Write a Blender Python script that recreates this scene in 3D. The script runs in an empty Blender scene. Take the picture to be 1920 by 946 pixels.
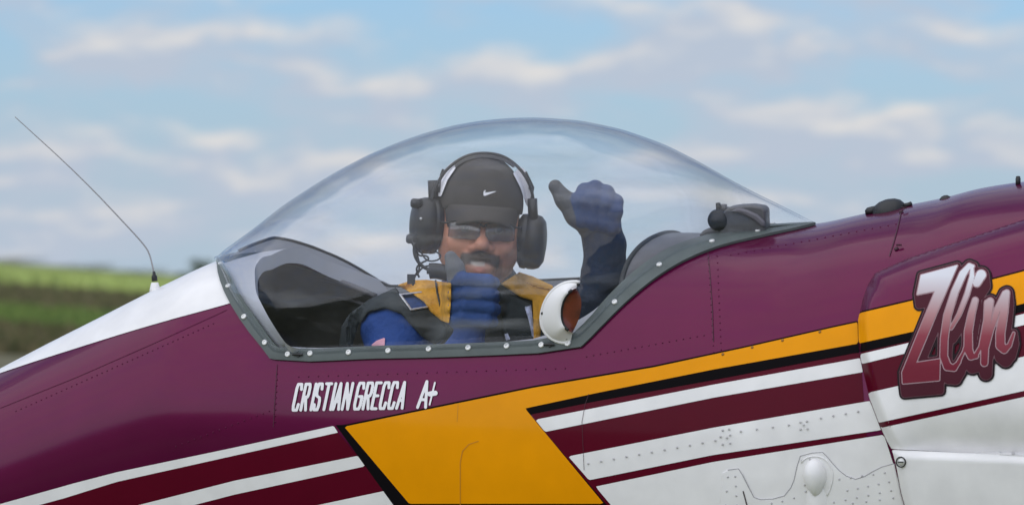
import math, random
import numpy as np
import bpy, bmesh
from mathutils import Vector, Matrix
D = bpy.data; SC = bpy.context.scene; COL = SC.collection
# ---------------------------------------------------------------- camera, sky, sun, exposure
cam = D.cameras.new("camera"); camo = D.objects.new("camera", cam); COL.objects.link(camo); SC.camera = camo
camo.location = (0, -10, 1.75); camo.rotation_euler = (math.radians(90), 0, 0)
cam.sensor_width = 36; cam.lens = 180; cam.clip_start = 0.1; cam.clip_end = 30000
cam.dof.use_dof = True; cam.dof.focus_distance = 10.1; cam.dof.aperture_fstop = 7.0
SUN_EL, SUN_AZ = math.radians(57), math.radians(220)             # azimuth clockwise from +Y: behind the camera, to the left, veiled by cloud
w = D.worlds.new("World"); SC.world = w; w.use_nodes = True
nt = w.node_tree; nt.nodes.clear()
def N(tree, typ, **kw):
    n = tree.nodes.new(typ)
    for k, v in kw.items():
        if hasattr(n, k): setattr(n, k, v)
        else: n.inputs[k.replace('_', ' ')].default_value = v
    return n
def build_world():
    L = nt.links.new
    out = N(nt, 'ShaderNodeOutputWorld'); bg = N(nt, 'ShaderNodeBackground'); bg.inputs['Strength'].default_value = 0.10
    sky = N(nt, 'ShaderNodeTexSky'); sky.sky_type = 'NISHITA'; sky.sun_disc = False
    sky.sun_elevation = SUN_EL; sky.sun_rotation = SUN_AZ; sky.air_density = 1.0; sky.dust_density = 0.6; sky.ozone_density = 2.0
    tc = N(nt, 'ShaderNodeTexCoord'); sep = N(nt, 'ShaderNodeSeparateXYZ'); L(tc.outputs['Generated'], sep.inputs[0])
    zc = N(nt, 'ShaderNodeMath', operation='MAXIMUM'); L(sep.outputs['Z'], zc.inputs[0]); zc.inputs[1].default_value = -0.02
    za = N(nt, 'ShaderNodeMath', operation='ADD'); L(zc.outputs[0], za.inputs[0]); za.inputs[1].default_value = 0.30
    dx = N(nt, 'ShaderNodeMath', operation='DIVIDE'); L(sep.outputs['X'], dx.inputs[0]); L(za.outputs[0], dx.inputs[1])
    dy = N(nt, 'ShaderNodeMath', operation='DIVIDE'); L(sep.outputs['Y'], dy.inputs[0]); L(za.outputs[0], dy.inputs[1])
    cb = N(nt, 'ShaderNodeCombineXYZ'); L(dx.outputs[0], cb.inputs[0]); L(dy.outputs[0], cb.inputs[1]); cb.inputs[2].default_value = 1.3
    n1 = N(nt, 'ShaderNodeTexNoise'); n1.inputs['Scale'].default_value = 9.5; n1.inputs['Detail'].default_value = 6; n1.inputs['Roughness'].default_value = 0.52; n1.inputs['Distortion'].default_value = 0.2
    L(cb.outputs[0], n1.inputs['Vector'])
    r1 = N(nt, 'ShaderNodeValToRGB'); L(n1.outputs[0], r1.inputs[0])
    r1.color_ramp.elements[0].position = 0.39; r1.color_ramp.elements[1].position = 0.56
    # lit crests of the clouds: the same noise read a little nearer, compared with itself
    off = N(nt, 'ShaderNodeVectorMath', operation='ADD'); L(cb.outputs[0], off.inputs[0]); off.inputs[1].default_value = (0.008, -0.030, 0.0)
    n2 = N(nt, 'ShaderNodeTexNoise'); n2.inputs['Scale'].default_value = 9.5; n2.inputs['Detail'].default_value = 3; n2.inputs['Roughness'].default_value = 0.52; n2.inputs['Distortion'].default_value = 0.2
    L(off.outputs[0], n2.inputs['Vector'])
    df = N(nt, 'ShaderNodeMath', operation='SUBTRACT'); L(n1.outputs[0], df.inputs[0]); L(n2.outputs[0], df.inputs[1])
    r2 = N(nt, 'ShaderNodeValToRGB'); L(df.outputs[0], r2.inputs[0]); r2.color_ramp.elements[0].position = 0.0; r2.color_ramp.elements[1].position = 0.18
    ccol = N(nt, 'ShaderNodeMix', data_type='RGBA'); L(r2.outputs[0], ccol.inputs[0])
    ccol.inputs[6].default_value = (4.4, 4.95, 5.9, 1); ccol.inputs[7].default_value = (6.7, 6.5, 6.4, 1)
    tint = N(nt, 'ShaderNodeMix', data_type='RGBA', blend_type='MULTIPLY'); tint.inputs[0].default_value = 1
    L(sky.outputs[0], tint.inputs[6]); tint.inputs[7].default_value = (0.56, 0.82, 1.24, 1)
    mul = N(nt, 'ShaderNodeMath', operation='MULTIPLY'); L(r1.outputs[0], mul.inputs[0]); mul.inputs[1].default_value = 0.92
    mx = N(nt, 'ShaderNodeMix', data_type='RGBA'); L(mul.outputs[0], mx.inputs[0]); hz = N(nt, 'ShaderNodeMapRange'); L(sep.outputs['Z'], hz.inputs[0]); hz.inputs[1].default_value = 0.0; hz.inputs[2].default_value = 0.05; hz.inputs[3].default_value = 0.75; hz.inputs[4].default_value = 0.15
    hm = N(nt, 'ShaderNodeMix', data_type='RGBA'); L(hz.outputs[0], hm.inputs[0]); L(tint.outputs[2], hm.inputs[6]); hm.inputs[7].default_value = (4.4, 5.35, 6.35, 1)
    L(hm.outputs[2], mx.inputs[6]); L(ccol.outputs[2], mx.inputs[7])
    L(mx.outputs[2], bg.inputs['Color']); L(bg.outputs[0], out.inputs['Surface'])
build_world()
sl = D.lights.new("sun", 'SUN'); sl.energy = 2.0; sl.angle = math.radians(115); sl.color = (1, 0.95, 0.88)
so = D.objects.new("sun", sl); COL.objects.link(so)
sd = Vector((math.sin(SUN_AZ)*math.cos(SUN_EL), math.cos(SUN_AZ)*math.cos(SUN_EL), math.sin(SUN_EL)))
so.rotation_euler = sd.to_track_quat('Z', 'Y').to_euler(); so.location = (-4, -6, 12)
SC.view_settings.view_transform = 'Standard'; SC.view_settings.look = 'None'; SC.view_settings.gamma = 1; SC.view_settings.exposure = 0.17
SC.render.engine = 'CYCLES'; SC.cycles.transparent_max_bounces = 24; SC.cycles.max_bounces = 8
# ---------------------------------------------------------------- camera geometry (plain numbers, metres)
CAM = np.array([0.0, -10.0, 1.75]); SP = 2.0/1920.0           # one photo pixel at Y = 0
def ray(u, v):
    u = np.asarray(u, float); v = np.asarray(v, float)
    return np.stack([(u-960)*SP, np.full_like(u, 10.0), -(v-473)*SP], -1)
def at(u, v, Y):                                               # point seen at (u, v) at depth Y
    return CAM + ray(u, v)*((np.asarray(Y, float)+10.0)/10.0)[..., None]
def pix(P):
    P = np.asarray(P, float); k = 10.0/(P[..., 1]+10.0)
    return np.stack([960+P[..., 0]*k/SP, 473-(P[..., 2]-1.75)*k/SP], -1)
# ---------------------------------------------------------------- aeroplane frame: x nose, y far side, z up
YAW, ROLL = math.radians(22), math.radians(9)
fx = np.array([math.cos(YAW), -math.sin(YAW), 0]); py_ = np.array([math.sin(YAW), math.cos(YAW), 0]); zz = np.array([0, 0, 1.0])
AX = np.stack([fx, py_*math.cos(ROLL)+zz*math.sin(ROLL), zz*math.cos(ROLL)-py_*math.sin(ROLL)])   # rows
ORG = np.array([0.0, 0.38, 1.35])
def to_w(L): return ORG + np.asarray(L, float) @ AX
def to_l(P): return (np.asarray(P, float)-ORG) @ AX.T
def on_plane(u, v, y=0.0):                                     # pixel -> local point on plane y = const
    o = to_l(CAM); d = ray(u, v) @ AX.T
    s = (y-o[1])/d[..., 1]
    return o + d*s[..., None]
TX = np.arange(-2.2, 2.2, 0.004)
def table(xs, vals, sig):
    y = np.interp(TX, xs, vals); k = np.arange(-60, 61)*0.004
    g = np.exp(-0.5*(k/sig)**2); g /= g.sum()
    yp = np.concatenate([y[0]+(y[1]-y[0])*np.arange(-60, 0), y, y[-1]+(y[-1]-y[-2])*np.arange(1, 61)])
    return np.convolve(yp, g, 'valid')
TOP = np.array([(-500,985),(-200,803),(0,692),(100,640),(200,590),(300,539),(410,487),(560,462),(800,446),(1100,438),(1430,433),(1530,423),(1620,402),(1700,387),(1770,373),(1815,359),(1870,350),(1920,344),(2100,325),(2500,300)], float)
_tp = on_plane(TOP[:, 0], TOP[:, 1])
ZT = table(_tp[:, 0], _tp[:, 2], 0.022)
RT = table([-2, -1.0, -0.5, 0, 0.6, 1.2, 2], [0.27, 0.36, 0.45, 0.52, 0.54, 0.54, 0.52], 0.15)
WT = table([-2, -1.0, -0.5, 0, 0.6, 1.2, 2], [0.17, 0.26, 0.33, 0.365, 0.39, 0.42, 0.42], 0.15)
NE = 2.3
def sec(x): return np.interp(x, TX, ZT), np.interp(x, TX, RT), np.interp(x, TX, WT)
def surf_xt(x, t, off=0.0):                                    # t = 0 crest, negative near side
    x = np.asarray(x, float); t = np.asarray(t, float); zt, R, W = sec(x)
    s, c = np.sin(t), np.cos(t); e = 2/NE
    y = W*np.sign(s)*np.abs(s)**e; z = zt-R+R*np.sign(c)*np.abs(c)**e
    P = np.stack([x, y, z], -1)
    if np.any(off): P = P+normal(P)*np.asarray(off)[..., None]
    return P
def Fimp(L):
    zt, R, W = sec(L[..., 0])
    return (np.abs(L[..., 1])/W)**NE+(np.abs(L[..., 2]-zt+R)/R)**NE-1
def normal(L):
    h = 0.002; g = []
    for k in range(3):
        d = np.zeros(3); d[k] = h; g.append(Fimp(L+d)-Fimp(L-d))
    g = np.stack(g, -1); return g/np.maximum(np.linalg.norm(g, axis=-1, keepdims=True), 1e-9)
def hit(u, v):                                                  # pixel -> local point on the skin
    u = np.atleast_1d(np.asarray(u, float)); v = np.atleast_1d(np.asarray(v, float))
    o = to_l(CAM); d = ray(u, v) @ AX.T
    S = np.linspace(0.92, 1.09, 90)
    Fv = np.stack([Fimp(o+d*s) for s in S], 0)
    ins = Fv < 0; anyi = ins.any(0); i1 = np.where(anyi, ins.argmax(0), Fv.argmin(0))
    hi = S[i1]; lo = S[np.maximum(i1-1, 0)]
    lo = np.where(anyi, lo, hi)
    for _ in range(28):
        m = (lo+hi)/2; f = Fimp(o+d*m[..., None]); lo = np.where(f > 0, m, lo); hi = np.where(f > 0, hi, m)
    return o+d*hi[..., None]
def xt_of(L):
    zt, R, W = sec(L[..., 0]); e = NE/2
    s = np.sign(L[..., 1])*(np.abs(L[..., 1])/W)**e; q = (L[..., 2]-zt+R)/R; c = np.sign(q)*np.abs(q)**e
    return np.stack([L[..., 0], np.arctan2(s, c)], -1)
def resample(P, n):
    P = np.asarray(P, float); d = np.r_[0, np.cumsum(np.linalg.norm(np.diff(P, axis=0), axis=1))]
    q = np.linspace(0, d[-1], n); return np.stack([np.interp(q, d, P[:, k]) for k in range(P.shape[1])], -1)
def smooth_poly(P, n, it=2):                                    # Chaikin then resample
    P = np.asarray(P, float)
    for _ in range(it):
        a = P[:-1]*.75+P[1:]*.25; b = P[:-1]*.25+P[1:]*.75
        Q = np.empty((2*len(a), P.shape[1])); Q[0::2] = a; Q[1::2] = b
        P = np.vstack([P[:1], Q, P[-1:]])
    return resample(P, n)
F_OUT = [(408,496),(411,521),(427,562),(461,615),(494,654),(514,681),(800,671),(1082,660),(1119,625),(1188,557),(1242,515),(1296,485),(1367,459),(1439,443),(1504,429)]
F_IN = [(424,480),(427,506),(449,553),(479,595),(508,636),(529,658),(800,647),(1066,637),(1107,599),(1134,566),(1170,530),(1224,487),(1260,466),(1314,448),(1367,438),(1439,430),(1493,426)]
def rim_xt(px, crest0, crest1, n=240):
    px = np.array(px, float); L = hit(px[:, 0], px[:, 1]); q = xt_of(L); q[:, 1] = -np.abs(q[:, 1])
    c0 = on_plane(*np.array(crest0, float))[0]; c1 = on_plane(*np.array(crest1, float))[0]
    return np.vstack([[c0, 0], q, [c1, 0]])
# ---------------------------------------------------------------- materials
def mat(name, col, rough=0.5, metal=0.0, coat=0.0, var=0.08, vscale=8.0, bump=0.0, bscale=60.0, attr=False, sheen=0.0, wave=0.0, spec=0.5):
    m = D.materials.new(name); m.use_nodes = True; t = m.node_tree; L = t.links.new
    b = t.nodes['Principled BSDF']; b.inputs['Roughness'].default_value = rough; b.inputs['Metallic'].default_value = metal; b.inputs['Specular IOR Level'].default_value = spec
    b.inputs['Coat Weight'].default_value = coat; b.inputs['Coat Roughness'].default_value = 0.09
    if sheen: b.inputs['Sheen Weight'].default_value = sheen
    tc = N(t, 'ShaderNodeTexCoord')
    no = N(t, 'ShaderNodeTexNoise'); no.inputs['Scale'].default_value = vscale; no.inputs['Detail'].default_value = 5
    L(tc.outputs['Object'], no.inputs['Vector'])
    mr = N(t, 'ShaderNodeMapRange'); L(no.outputs[0], mr.inputs[0]); mr.inputs[1].default_value = 0.3; mr.inputs[2].default_value = 0.7
    mr.inputs[3].default_value = 1-var; mr.inputs[4].default_value = 1+var
    mx = N(t, 'ShaderNodeMix', data_type='RGBA', blend_type='MULTIPLY'); mx.inputs[0].default_value = 1
    if attr:
        a = N(t, 'ShaderNodeAttribute'); a.attribute_name = 'tone'; L(a.outputs['Color'], mx.inputs[6])
    else: mx.inputs[6].default_value = (*col, 1)
    L(mr.outputs[0], mx.inputs[7]); L(mx.outputs[2], b.inputs['Base Color'])
    if bump or wave:
        bn = None
        for st, sc in ((wave, 5.0), (bump, bscale)):
            if not st: continue
            n2 = N(t, 'ShaderNodeTexNoise'); n2.inputs['Scale'].default_value = sc; n2.inputs['Detail'].default_value = 3 if st == bump else 1
            L(tc.outputs['Object'], n2.inputs['Vector'])
            bp = N(t, 'ShaderNodeBump'); bp.inputs['Strength'].default_value = st; bp.inputs['Distance'].default_value = 0.02 if st == bump else 0.05
            L(n2.outputs[0], bp.inputs['Height'])
            if bn: L(bn.outputs[0], bp.inputs['Normal'])
            bn = bp
        L(bn.outputs[0], b.inputs['Normal'])
    return m
def paint(name, col, var=0.04, coat=0.7, spec=0.2, rough=0.38, metal=0.0):
    m = mat(name, col, rough, metal, coat=coat, var=var, vscale=14, wave=0.06); m.node_tree.nodes['Principled BSDF'].inputs['Specular IOR Level'].default_value = spec; return m
M = dict(
 maroon=paint('maroon paint', (0.108, 0.002, 0.042), coat=0.45, spec=.03, rough=.30, metal=.45), crimson=paint('crimson paint', (0.092, 0.001, 0.012), coat=0.10, spec=0.05),
 white=paint('white paint', (0.80, 0.79, 0.78), 0.06, coat=.4), yellow=paint('yellow paint', (0.80, 0.305, 0.0), coat=0.12, spec=0.05), black=mat('black paint', (0.006, 0.005, 0.006), 0.6, spec=.03),
 seam=mat('seam sealant', (0.05, 0.035, 0.04), 0.7), frame=mat('grey green frame', (0.085, 0.105, 0.100), 0.55, var=0.12, vscale=25),
 screw=mat('screw metal', (0.72, 0.72, 0.70), 0.35, metal=0.3), dark=mat('dark rubber', (0.012, 0.013, 0.014), 0.5), tub=mat('cockpit interior', (0.135, 0.135, 0.130), 0.6, var=0.5, vscale=9),
 ledge=mat('grey cockpit edge', (0.42, 0.43, 0.46), 0.45, var=0.06), pod=mat('grey plastic', (0.10, 0.10, 0.11), 0.45, var=0.15, vscale=30),
 vent=mat('white plastic', (0.80, 0.79, 0.78), 0.4, var=0.03), rust=mat('red brown lining', (0.13, 0.020, 0.006), 0.35, coat=.6, var=0.5, vscale=40), seat=mat('dark seat cloth', (0.020, 0.026, 0.030), 0.8, var=.3, vscale=30),
 cloth=mat('clothing and skin', (1, 1, 1), 0.75, var=0.12, vscale=22, bump=0.25, bscale=45, attr=True, sheen=0.0),
 skin=mat('skin', (1, 1, 1), 0.5, var=0.08, vscale=60, bump=0.08, bscale=220, attr=True),
 cap=mat('charcoal cap cloth', (0.052, 0.045, 0.041), 0.9, var=0.2, vscale=30), silver=mat('silver metal', (0.62, 0.62, 0.64), 0.35, metal=0.6),
 strap=mat('dark webbing', (0.022, 0.030, 0.036), 0.8, var=0.2, vscale=60, bump=0.2, bscale=400), pad=mat('yellow harness cloth', (0.68, 0.34, 0.03), 0.8, var=0.22, vscale=30, bump=0.35, bscale=70),
 patch=mat('pink patch', (0.7, 0.35, 0.42), 0.8), check=mat('pale checked cloth', (0.45, 0.48, 0.62), 0.8, var=0.5, vscale=90),
 whiteprint=mat('white print', (0.86, 0.84, 0.87), 0.5, var=0.02), wire=mat('antenna wire', (0.32, 0.31, 0.32), 0.5), teeth=mat('teeth', (0.6, 0.57, 0.5), 0.3),
)
def glass_mat(name, tint, refl_boost=1.0, haze=0.02, refl_streak=0.05, face=(1.0, 1.0, 1.0), wob=0.0):
    m = D.materials.new(name); m.use_nodes = True; t = m.node_tree; t.nodes.clear(); L = t.links.new
    out = N(t, 'ShaderNodeOutputMaterial'); tr = N(t, 'ShaderNodeBsdfTransparent'); gl = N(t, 'ShaderNodeBsdfGlossy'); gl.inputs['Roughness'].default_value = 0.05
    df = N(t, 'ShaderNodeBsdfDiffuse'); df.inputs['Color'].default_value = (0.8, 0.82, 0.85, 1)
    lw = N(t, 'ShaderNodeLayerWeight'); lw.inputs['Blend'].default_value = 0.22
    mc = N(t, 'ShaderNodeMix', data_type='RGBA'); L(lw.outputs['Facing'], mc.inputs[0]); mc.inputs[6].default_value = (*face, 1); mc.inputs[7].default_value = (*tint, 1)
    L(mc.outputs[2], tr.inputs['Color'])
    l2 = N(t, 'ShaderNodeLayerWeight'); l2.inputs['Blend'].default_value = 0.5
    pw = N(t, 'ShaderNodeMath', operation='POWER'); L(l2.outputs['Facing'], pw.inputs[0]); pw.inputs[1].default_value = 4.2
    fm = N(t, 'ShaderNodeMath', operation='MULTIPLY_ADD'); L(pw.outputs[0], fm.inputs[0]); fm.inputs[1].default_value = 0.8; fm.inputs[2].default_value = 0.038*refl_boost; fm.use_clamp = True
    m1 = N(t, 'ShaderNodeMixShader'); L(fm.outputs[0], m1.inputs[0]); L(tr.outputs[0], m1.inputs[1]); L(gl.outputs[0], m1.inputs[2])
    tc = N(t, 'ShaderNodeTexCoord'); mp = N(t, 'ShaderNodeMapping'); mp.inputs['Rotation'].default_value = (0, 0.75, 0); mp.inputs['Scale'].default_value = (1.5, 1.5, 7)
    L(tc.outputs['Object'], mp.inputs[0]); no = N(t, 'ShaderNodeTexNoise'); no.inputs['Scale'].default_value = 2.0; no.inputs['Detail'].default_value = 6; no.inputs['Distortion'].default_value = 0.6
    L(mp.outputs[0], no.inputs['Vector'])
    mr = N(t, 'ShaderNodeMapRange'); L(no.outputs[0], mr.inputs[0]); mr.inputs[1].default_value = 0.50; mr.inputs[2].default_value = 0.78; mr.inputs[3].default_value = haze; mr.inputs[4].default_value = haze+refl_streak  # pale diffuse streaks painted into the glass to stand for cloud reflections
    bp = N(t, 'ShaderNodeBump'); bp.inputs['Strength'].default_value = wob; bp.inputs['Distance'].default_value = 0.03; nb_ = N(t, 'ShaderNodeTexNoise'); nb_.inputs['Scale'].default_value = 1.6; nb_.inputs['Detail'].default_value = 1.5; L(mp.outputs[0], nb_.inputs['Vector']); L(nb_.outputs[0], bp.inputs['Height']); L(bp.outputs[0], gl.inputs['Normal'])
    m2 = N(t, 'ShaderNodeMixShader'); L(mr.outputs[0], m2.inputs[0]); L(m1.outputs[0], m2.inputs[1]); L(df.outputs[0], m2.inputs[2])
    L(m2.outputs[0], out.inputs['Surface'])
    return m
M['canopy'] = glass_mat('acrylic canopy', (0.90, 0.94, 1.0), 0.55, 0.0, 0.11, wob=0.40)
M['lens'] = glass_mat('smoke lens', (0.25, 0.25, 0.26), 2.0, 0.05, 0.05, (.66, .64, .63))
# ---------------------------------------------------------------- object helpers
def tag(o, label=None, cat=None, group=None, kind=None):
    for k, v in (('label', label), ('category', cat), ('group', group), ('kind', kind)):
        if v: o[k] = v
    return o
def empty(name, loc): o = D.objects.new(name, None); COL.objects.link(o); o.location = loc; return o
def mesh(name, V, F, m, parent=None, smooth=True, mats=None, fm=None, attr=None):
    me = D.meshes.new(name); V = np.asarray(V, float)
    if parent is not None:
        p = parent; off = np.zeros(3)
        while p is not None: off += np.array(p.location); p = p.parent
        V = V-off
    me.from_pydata(V.tolist(), [], F if isinstance(F, list) else F.tolist()); me.update()
    for q in (mats or [m]): me.materials.append(q)
    if fm is not None: me.polygons.foreach_set('material_index', np.asarray(fm, np.int32))
    if smooth: me.polygons.foreach_set('use_smooth', np.ones(len(me.polygons), bool))
    if attr is not None:
        a = me.color_attributes.new('tone', 'FLOAT_COLOR', 'POINT')
        a.data.foreach_set('color', np.c_[attr, np.ones(len(attr))].astype(np.float32).ravel())
    o = D.objects.new(name, me); COL.objects.link(o)
    if parent is not None: o.parent = parent
    return o
def crease(o, deg=35):
    me = o.data; bm = bmesh.new(); bm.from_mesh(me); bmesh.ops.recalc_face_normals(bm, faces=bm.faces)
    for e in bm.edges:
        if len(e.link_faces) != 2 or e.calc_face_angle(0) > math.radians(deg): e.smooth = False
    bm.to_mesh(me); bm.free(); return o
def sd_poly(U, V, pts):
    pts = np.asarray(pts, float); d = np.full(U.shape, 1e18); s = np.ones(U.shape); n = len(pts); j = n-1
    for i in range(n):
        e = pts[j]-pts[i]; wx, wy = U-pts[i][0], V-pts[i][1]
        k = np.clip((wx*e[0]+wy*e[1])/max(e@e, 1e-12), 0, 1)
        bx, by = wx-e[0]*k, wy-e[1]*k; d = np.minimum(d, bx*bx+by*by)
        c1 = V >= pts[i][1]; c2 = V < pts[j][1]; c3 = e[0]*wy > e[1]*wx
        s = np.where((c1 & c2 & c3) | (~c1 & ~c2 & ~c3), -s, s); j = i
    return s*np.sqrt(d)
def sd_line(U, V, pts, r):                                   # polyline, radius per vertex or constant
    pts = np.asarray(pts, float); r = np.broadcast_to(np.asarray(r, float), (len(pts),)); d = np.full(U.shape, 1e9)
    for i in range(len(pts)-1):
        e = pts[i+1]-pts[i]; wx, wy = U-pts[i][0], V-pts[i][1]
        k = np.clip((wx*e[0]+wy*e[1])/max(e@e, 1e-12), 0, 1)
        d = np.minimum(d, np.hypot(wx-e[0]*k, wy-e[1]*k)-(r[i]*(1-k)+r[i+1]*k))
    return d
def clip_grid(us, vs, fn):
    U, V = np.meshgrid(us, vs, indexing='ij'); Dv = fn(U, V); Dv = np.where(np.abs(Dv) < 1e-7, 1e-7, Dv)
    verts = []; vid = {}
    def corner(i, j):
        k = (i, j)
        if k not in vid: vid[k] = len(verts); verts.append((us[i], vs[j]))
        return vid[k]
    def cross(a, b):
        k = (a, b) if a < b else (b, a)
        k = ('e',)+k
        if k not in vid:
            d0, d1 = Dv[a], Dv[b]; t = d0/(d0-d1)
            vid[k] = len(verts); verts.append((us[a[0]]*(1-t)+us[b[0]]*t, vs[a[1]]*(1-t)+vs[b[1]]*t))
        return vid[k]
    ins = Dv < 0; cnt = ins[:-1, :-1].astype(int)+ins[1:, :-1]+ins[1:, 1:]+ins[:-1, 1:]
    F = []
    for i, j in np.argwhere(cnt > 0):
        i, j = int(i), int(j); c = [(i, j), (i+1, j), (i+1, j+1), (i, j+1)]
        if cnt[i, j] == 4: F.append([corner(*k) for k in c]); continue
        f = []
        for q in range(4):
            a, b = c[q], c[(q+1) % 4]
            if ins[a]: f.append(corner(*a))
            if ins[a] != ins[b]: f.append(cross(a, b))
        if len(f) >= 3: F.append(f)
    return np.array(verts).reshape(-1, 2), F
def boundary(F):
    seen = {}
    for f in F:
        for a, b in zip(f, f[1:]+f[:1]):
            seen[(a, b)] = 1
    return [(a, b) for (a, b) in seen if (b, a) not in seen]
def skirt(V, F, base):                                      # V top verts, base verts (same order)
    n = len(V); ids = {}; extra = []; G = list(F)
    for a, b in boundary(F):
        for k in (a, b):
            if k not in ids: ids[k] = n+len(extra); extra.append(base[k])
        G.append([b, a, ids[a], ids[b]])
    return (np.vstack([V, np.array(extra)]) if extra else V), G
def tube(path, r, n=10, cap=True):
    P = np.asarray(path, float); r = np.broadcast_to(np.asarray(r, float), (len(P),)); V = []; F = []
    T = np.gradient(P, axis=0); T /= np.maximum(np.linalg.norm(T, axis=1, keepdims=True), 1e-9)
    a = np.cross(T[0], [0, 0, 1]) if abs(T[0][2]) < .9 else np.cross(T[0], [0, 1, 0]); a /= np.linalg.norm(a)
    for i in range(len(P)):
        a = a-T[i]*(a@T[i]); a /= np.linalg.norm(a); b = np.cross(T[i], a)
        for k in range(n):
            q = 2*math.pi*k/n; V.append(P[i]+(a*math.cos(q)+b*math.sin(q))*r[i])
    for i in range(len(P)-1):
        for k in range(n): F.append([i*n+k, i*n+(k+1) % n, (i+1)*n+(k+1) % n, (i+1)*n+k])
    if cap: F.append(list(range(n))[::-1]); F.append([(len(P)-1)*n+k for k in range(n)])
    return np.array(V), F
def lathe(c, axis, prof, n=20, flat=None):                  # prof: (radius, height) pairs
    ax = np.asarray(axis, float); ax /= np.linalg.norm(ax); a = np.cross(ax, [0, 0, 1.0]) if abs(ax[2]) < .9 else np.cross(ax, [1.0, 0, 0]); a /= np.linalg.norm(a); b = np.cross(ax, a)
    V = []; F = []
    for r, h in prof:
        for k in range(n): q = 2*math.pi*k/n; V.append(np.asarray(c)+ax*h+(a*math.cos(q)+b*math.sin(q))*r)
    for i in range(len(prof)-1):
        for k in range(n): F.append([i*n+k, i*n+(k+1) % n, (i+1)*n+(k+1) % n, (i+1)*n+k])
    F.append(list(range(n))[::-1]); F.append([(len(prof)-1)*n+k for k in range(n)])
    return np.array(V), F
def join(parts):
    V = []; F = []; o = 0
    for v, f in parts: V.append(v); F += [[i+o for i in q] for q in f]; o += len(v)
    return np.vstack(V), F
def loft(rows, close=False):                                # rows: list of equal-length point rows
    n = len(rows[0]); V = np.vstack(rows); F = []
    for i in range(len(rows)-1):
        for k in range(n if close else n-1): F.append([i*n+k, i*n+(k+1) % n, (i+1)*n+(k+1) % n, (i+1)*n+k])
    return V, F
def box(c, ax, half, bev=0.0):                              # oriented box, rows of ax are unit axes
    V = []; 
    for sx in (-1, 1):
        for sy in (-1, 1):
            for sz in (-1, 1): V.append(np.asarray(c)+ax[0]*half[0]*sx+ax[1]*half[1]*sy+ax[2]*half[2]*sz)
    return np.array(V), [[0, 1, 3, 2], [4, 6, 7, 5], [0, 4, 5, 1], [2, 3, 7, 6], [0, 2, 6, 4], [1, 5, 7, 3]]
def bevel(o, w, seg=3):
    b = o.modifiers.new('bevel', 'BEVEL'); b.width = w; b.segments = seg; b.limit_method = 'ANGLE'; return o
# ---------------------------------------------------------------- ground
HS, HD = 0.0735, 0.009
def gz(x, y): return -HS*x-HD*y
def ground():
    xs = np.r_[-6000, -2500, -1000, -400, -150, np.arange(-60, 61, 10), 150, 400, 1000, 2500, 6000]; ys = np.r_[-6000, -2000, -600, -200, np.arange(-60, 61, 10), 84, 150, 300, 600, 1200, 3000, 9000, 20000]
    V = []; F = []
    for x in xs:
        for y in ys: V.append((x, y, gz(x, y)))
    n = len(ys)
    for i in range(len(xs)-1):
        for j in range(n-1): F.append([i*n+j, (i+1)*n+j, (i+1)*n+j+1, i*n+j+1])
    tag(mesh('ground', V, F, mat('meadow grass', (0.16, 0.17, 0.075), 0.9, var=0.45, vscale=0.25), None, False), kind='structure')
ground()
def field(name, y0, y1, col, z, var=0.3, vs=0.08):
    V = [(x, y, gz(x, y)+z) for y in (y0, y1) for x in np.linspace(-400, 400, 9)]
    F = [[i, i+1, i+10, i+9] for i in range(8)]
    tag(mesh(name, V, F, mat(name+' soil', col, 0.95, var=var, vscale=vs), None, False), kind='structure')
field('fallow_strip', 60, 112, (0.12, 0.11, 0.05), 0.02)
field('meadow', 112, 165, (0.12, 0.18, 0.04), 0.04)
field('stubble_field', 165, 330, (0.13, 0.12, 0.055), 0.02)
field('crop_field', 330, 1500, (0.38, 0.45, 0.15), 0.06, 0.2)
def grass(name, y0, y1, n, h, cols, seed, var=0.35):
    r = np.random.default_rng(seed); V = []; F = []; T = []
    y = y0*(y1/y0)**r.random(n); x = y*(-0.125+0.11*r.random(n)); hh = h*(0.55+0.7*r.random(n)); wd = hh*0.35*(0.6+r.random(n))
    for i in range(n):
        a = r.random()*3.14; dx, dy = math.cos(a)*wd[i], math.sin(a)*wd[i]; z = gz(x[i], y[i]); b = len(V); lx = (r.random()-.5)*hh[i]*.4
        V += [(x[i]-dx*.5, y[i]-dy*.5, z), (x[i]+dx*.5, y[i]+dy*.5, z), (x[i]+dx+lx, y[i]+dy, z+hh[i]*.7), (x[i]+lx, y[i], z+hh[i]), (x[i]-dx+lx, y[i]-dy, z+hh[i]*.65)]
        F.append([b, b+1, b+2, b+3, b+4]); c = np.array(cols[r.integers(len(cols))])*(1-var/2+var*r.random()); T += [c]*5
    o = mesh(name, V, F, mat(name+' leaf', (1, 1, 1), 0.85, var=0.1, attr=True), None, False, attr=np.array(T))
    tag(o, kind='stuff')
grass('crop_plants', 330, 1100, 9000, 0.95, [(0.38, 0.45, 0.15), (0.40, 0.47, 0.16), (0.36, 0.43, 0.14)], 1)
grass('dry_stubble', 165, 328, 6000, 0.38, [(0.13, 0.12, 0.05), (0.10, 0.11, 0.04), (0.16, 0.14, 0.07)], 2)
grass('meadow_grass', 112, 164, 6000, 0.30, [(0.13, 0.20, 0.045), (0.16, 0.22, 0.05)], 3)
grass('fallow_weeds', 80, 112, 6000, 0.28, [(0.15, 0.125, 0.06), (0.12, 0.11, 0.045), (0.09, 0.10, 0.03)], 4)
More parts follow.
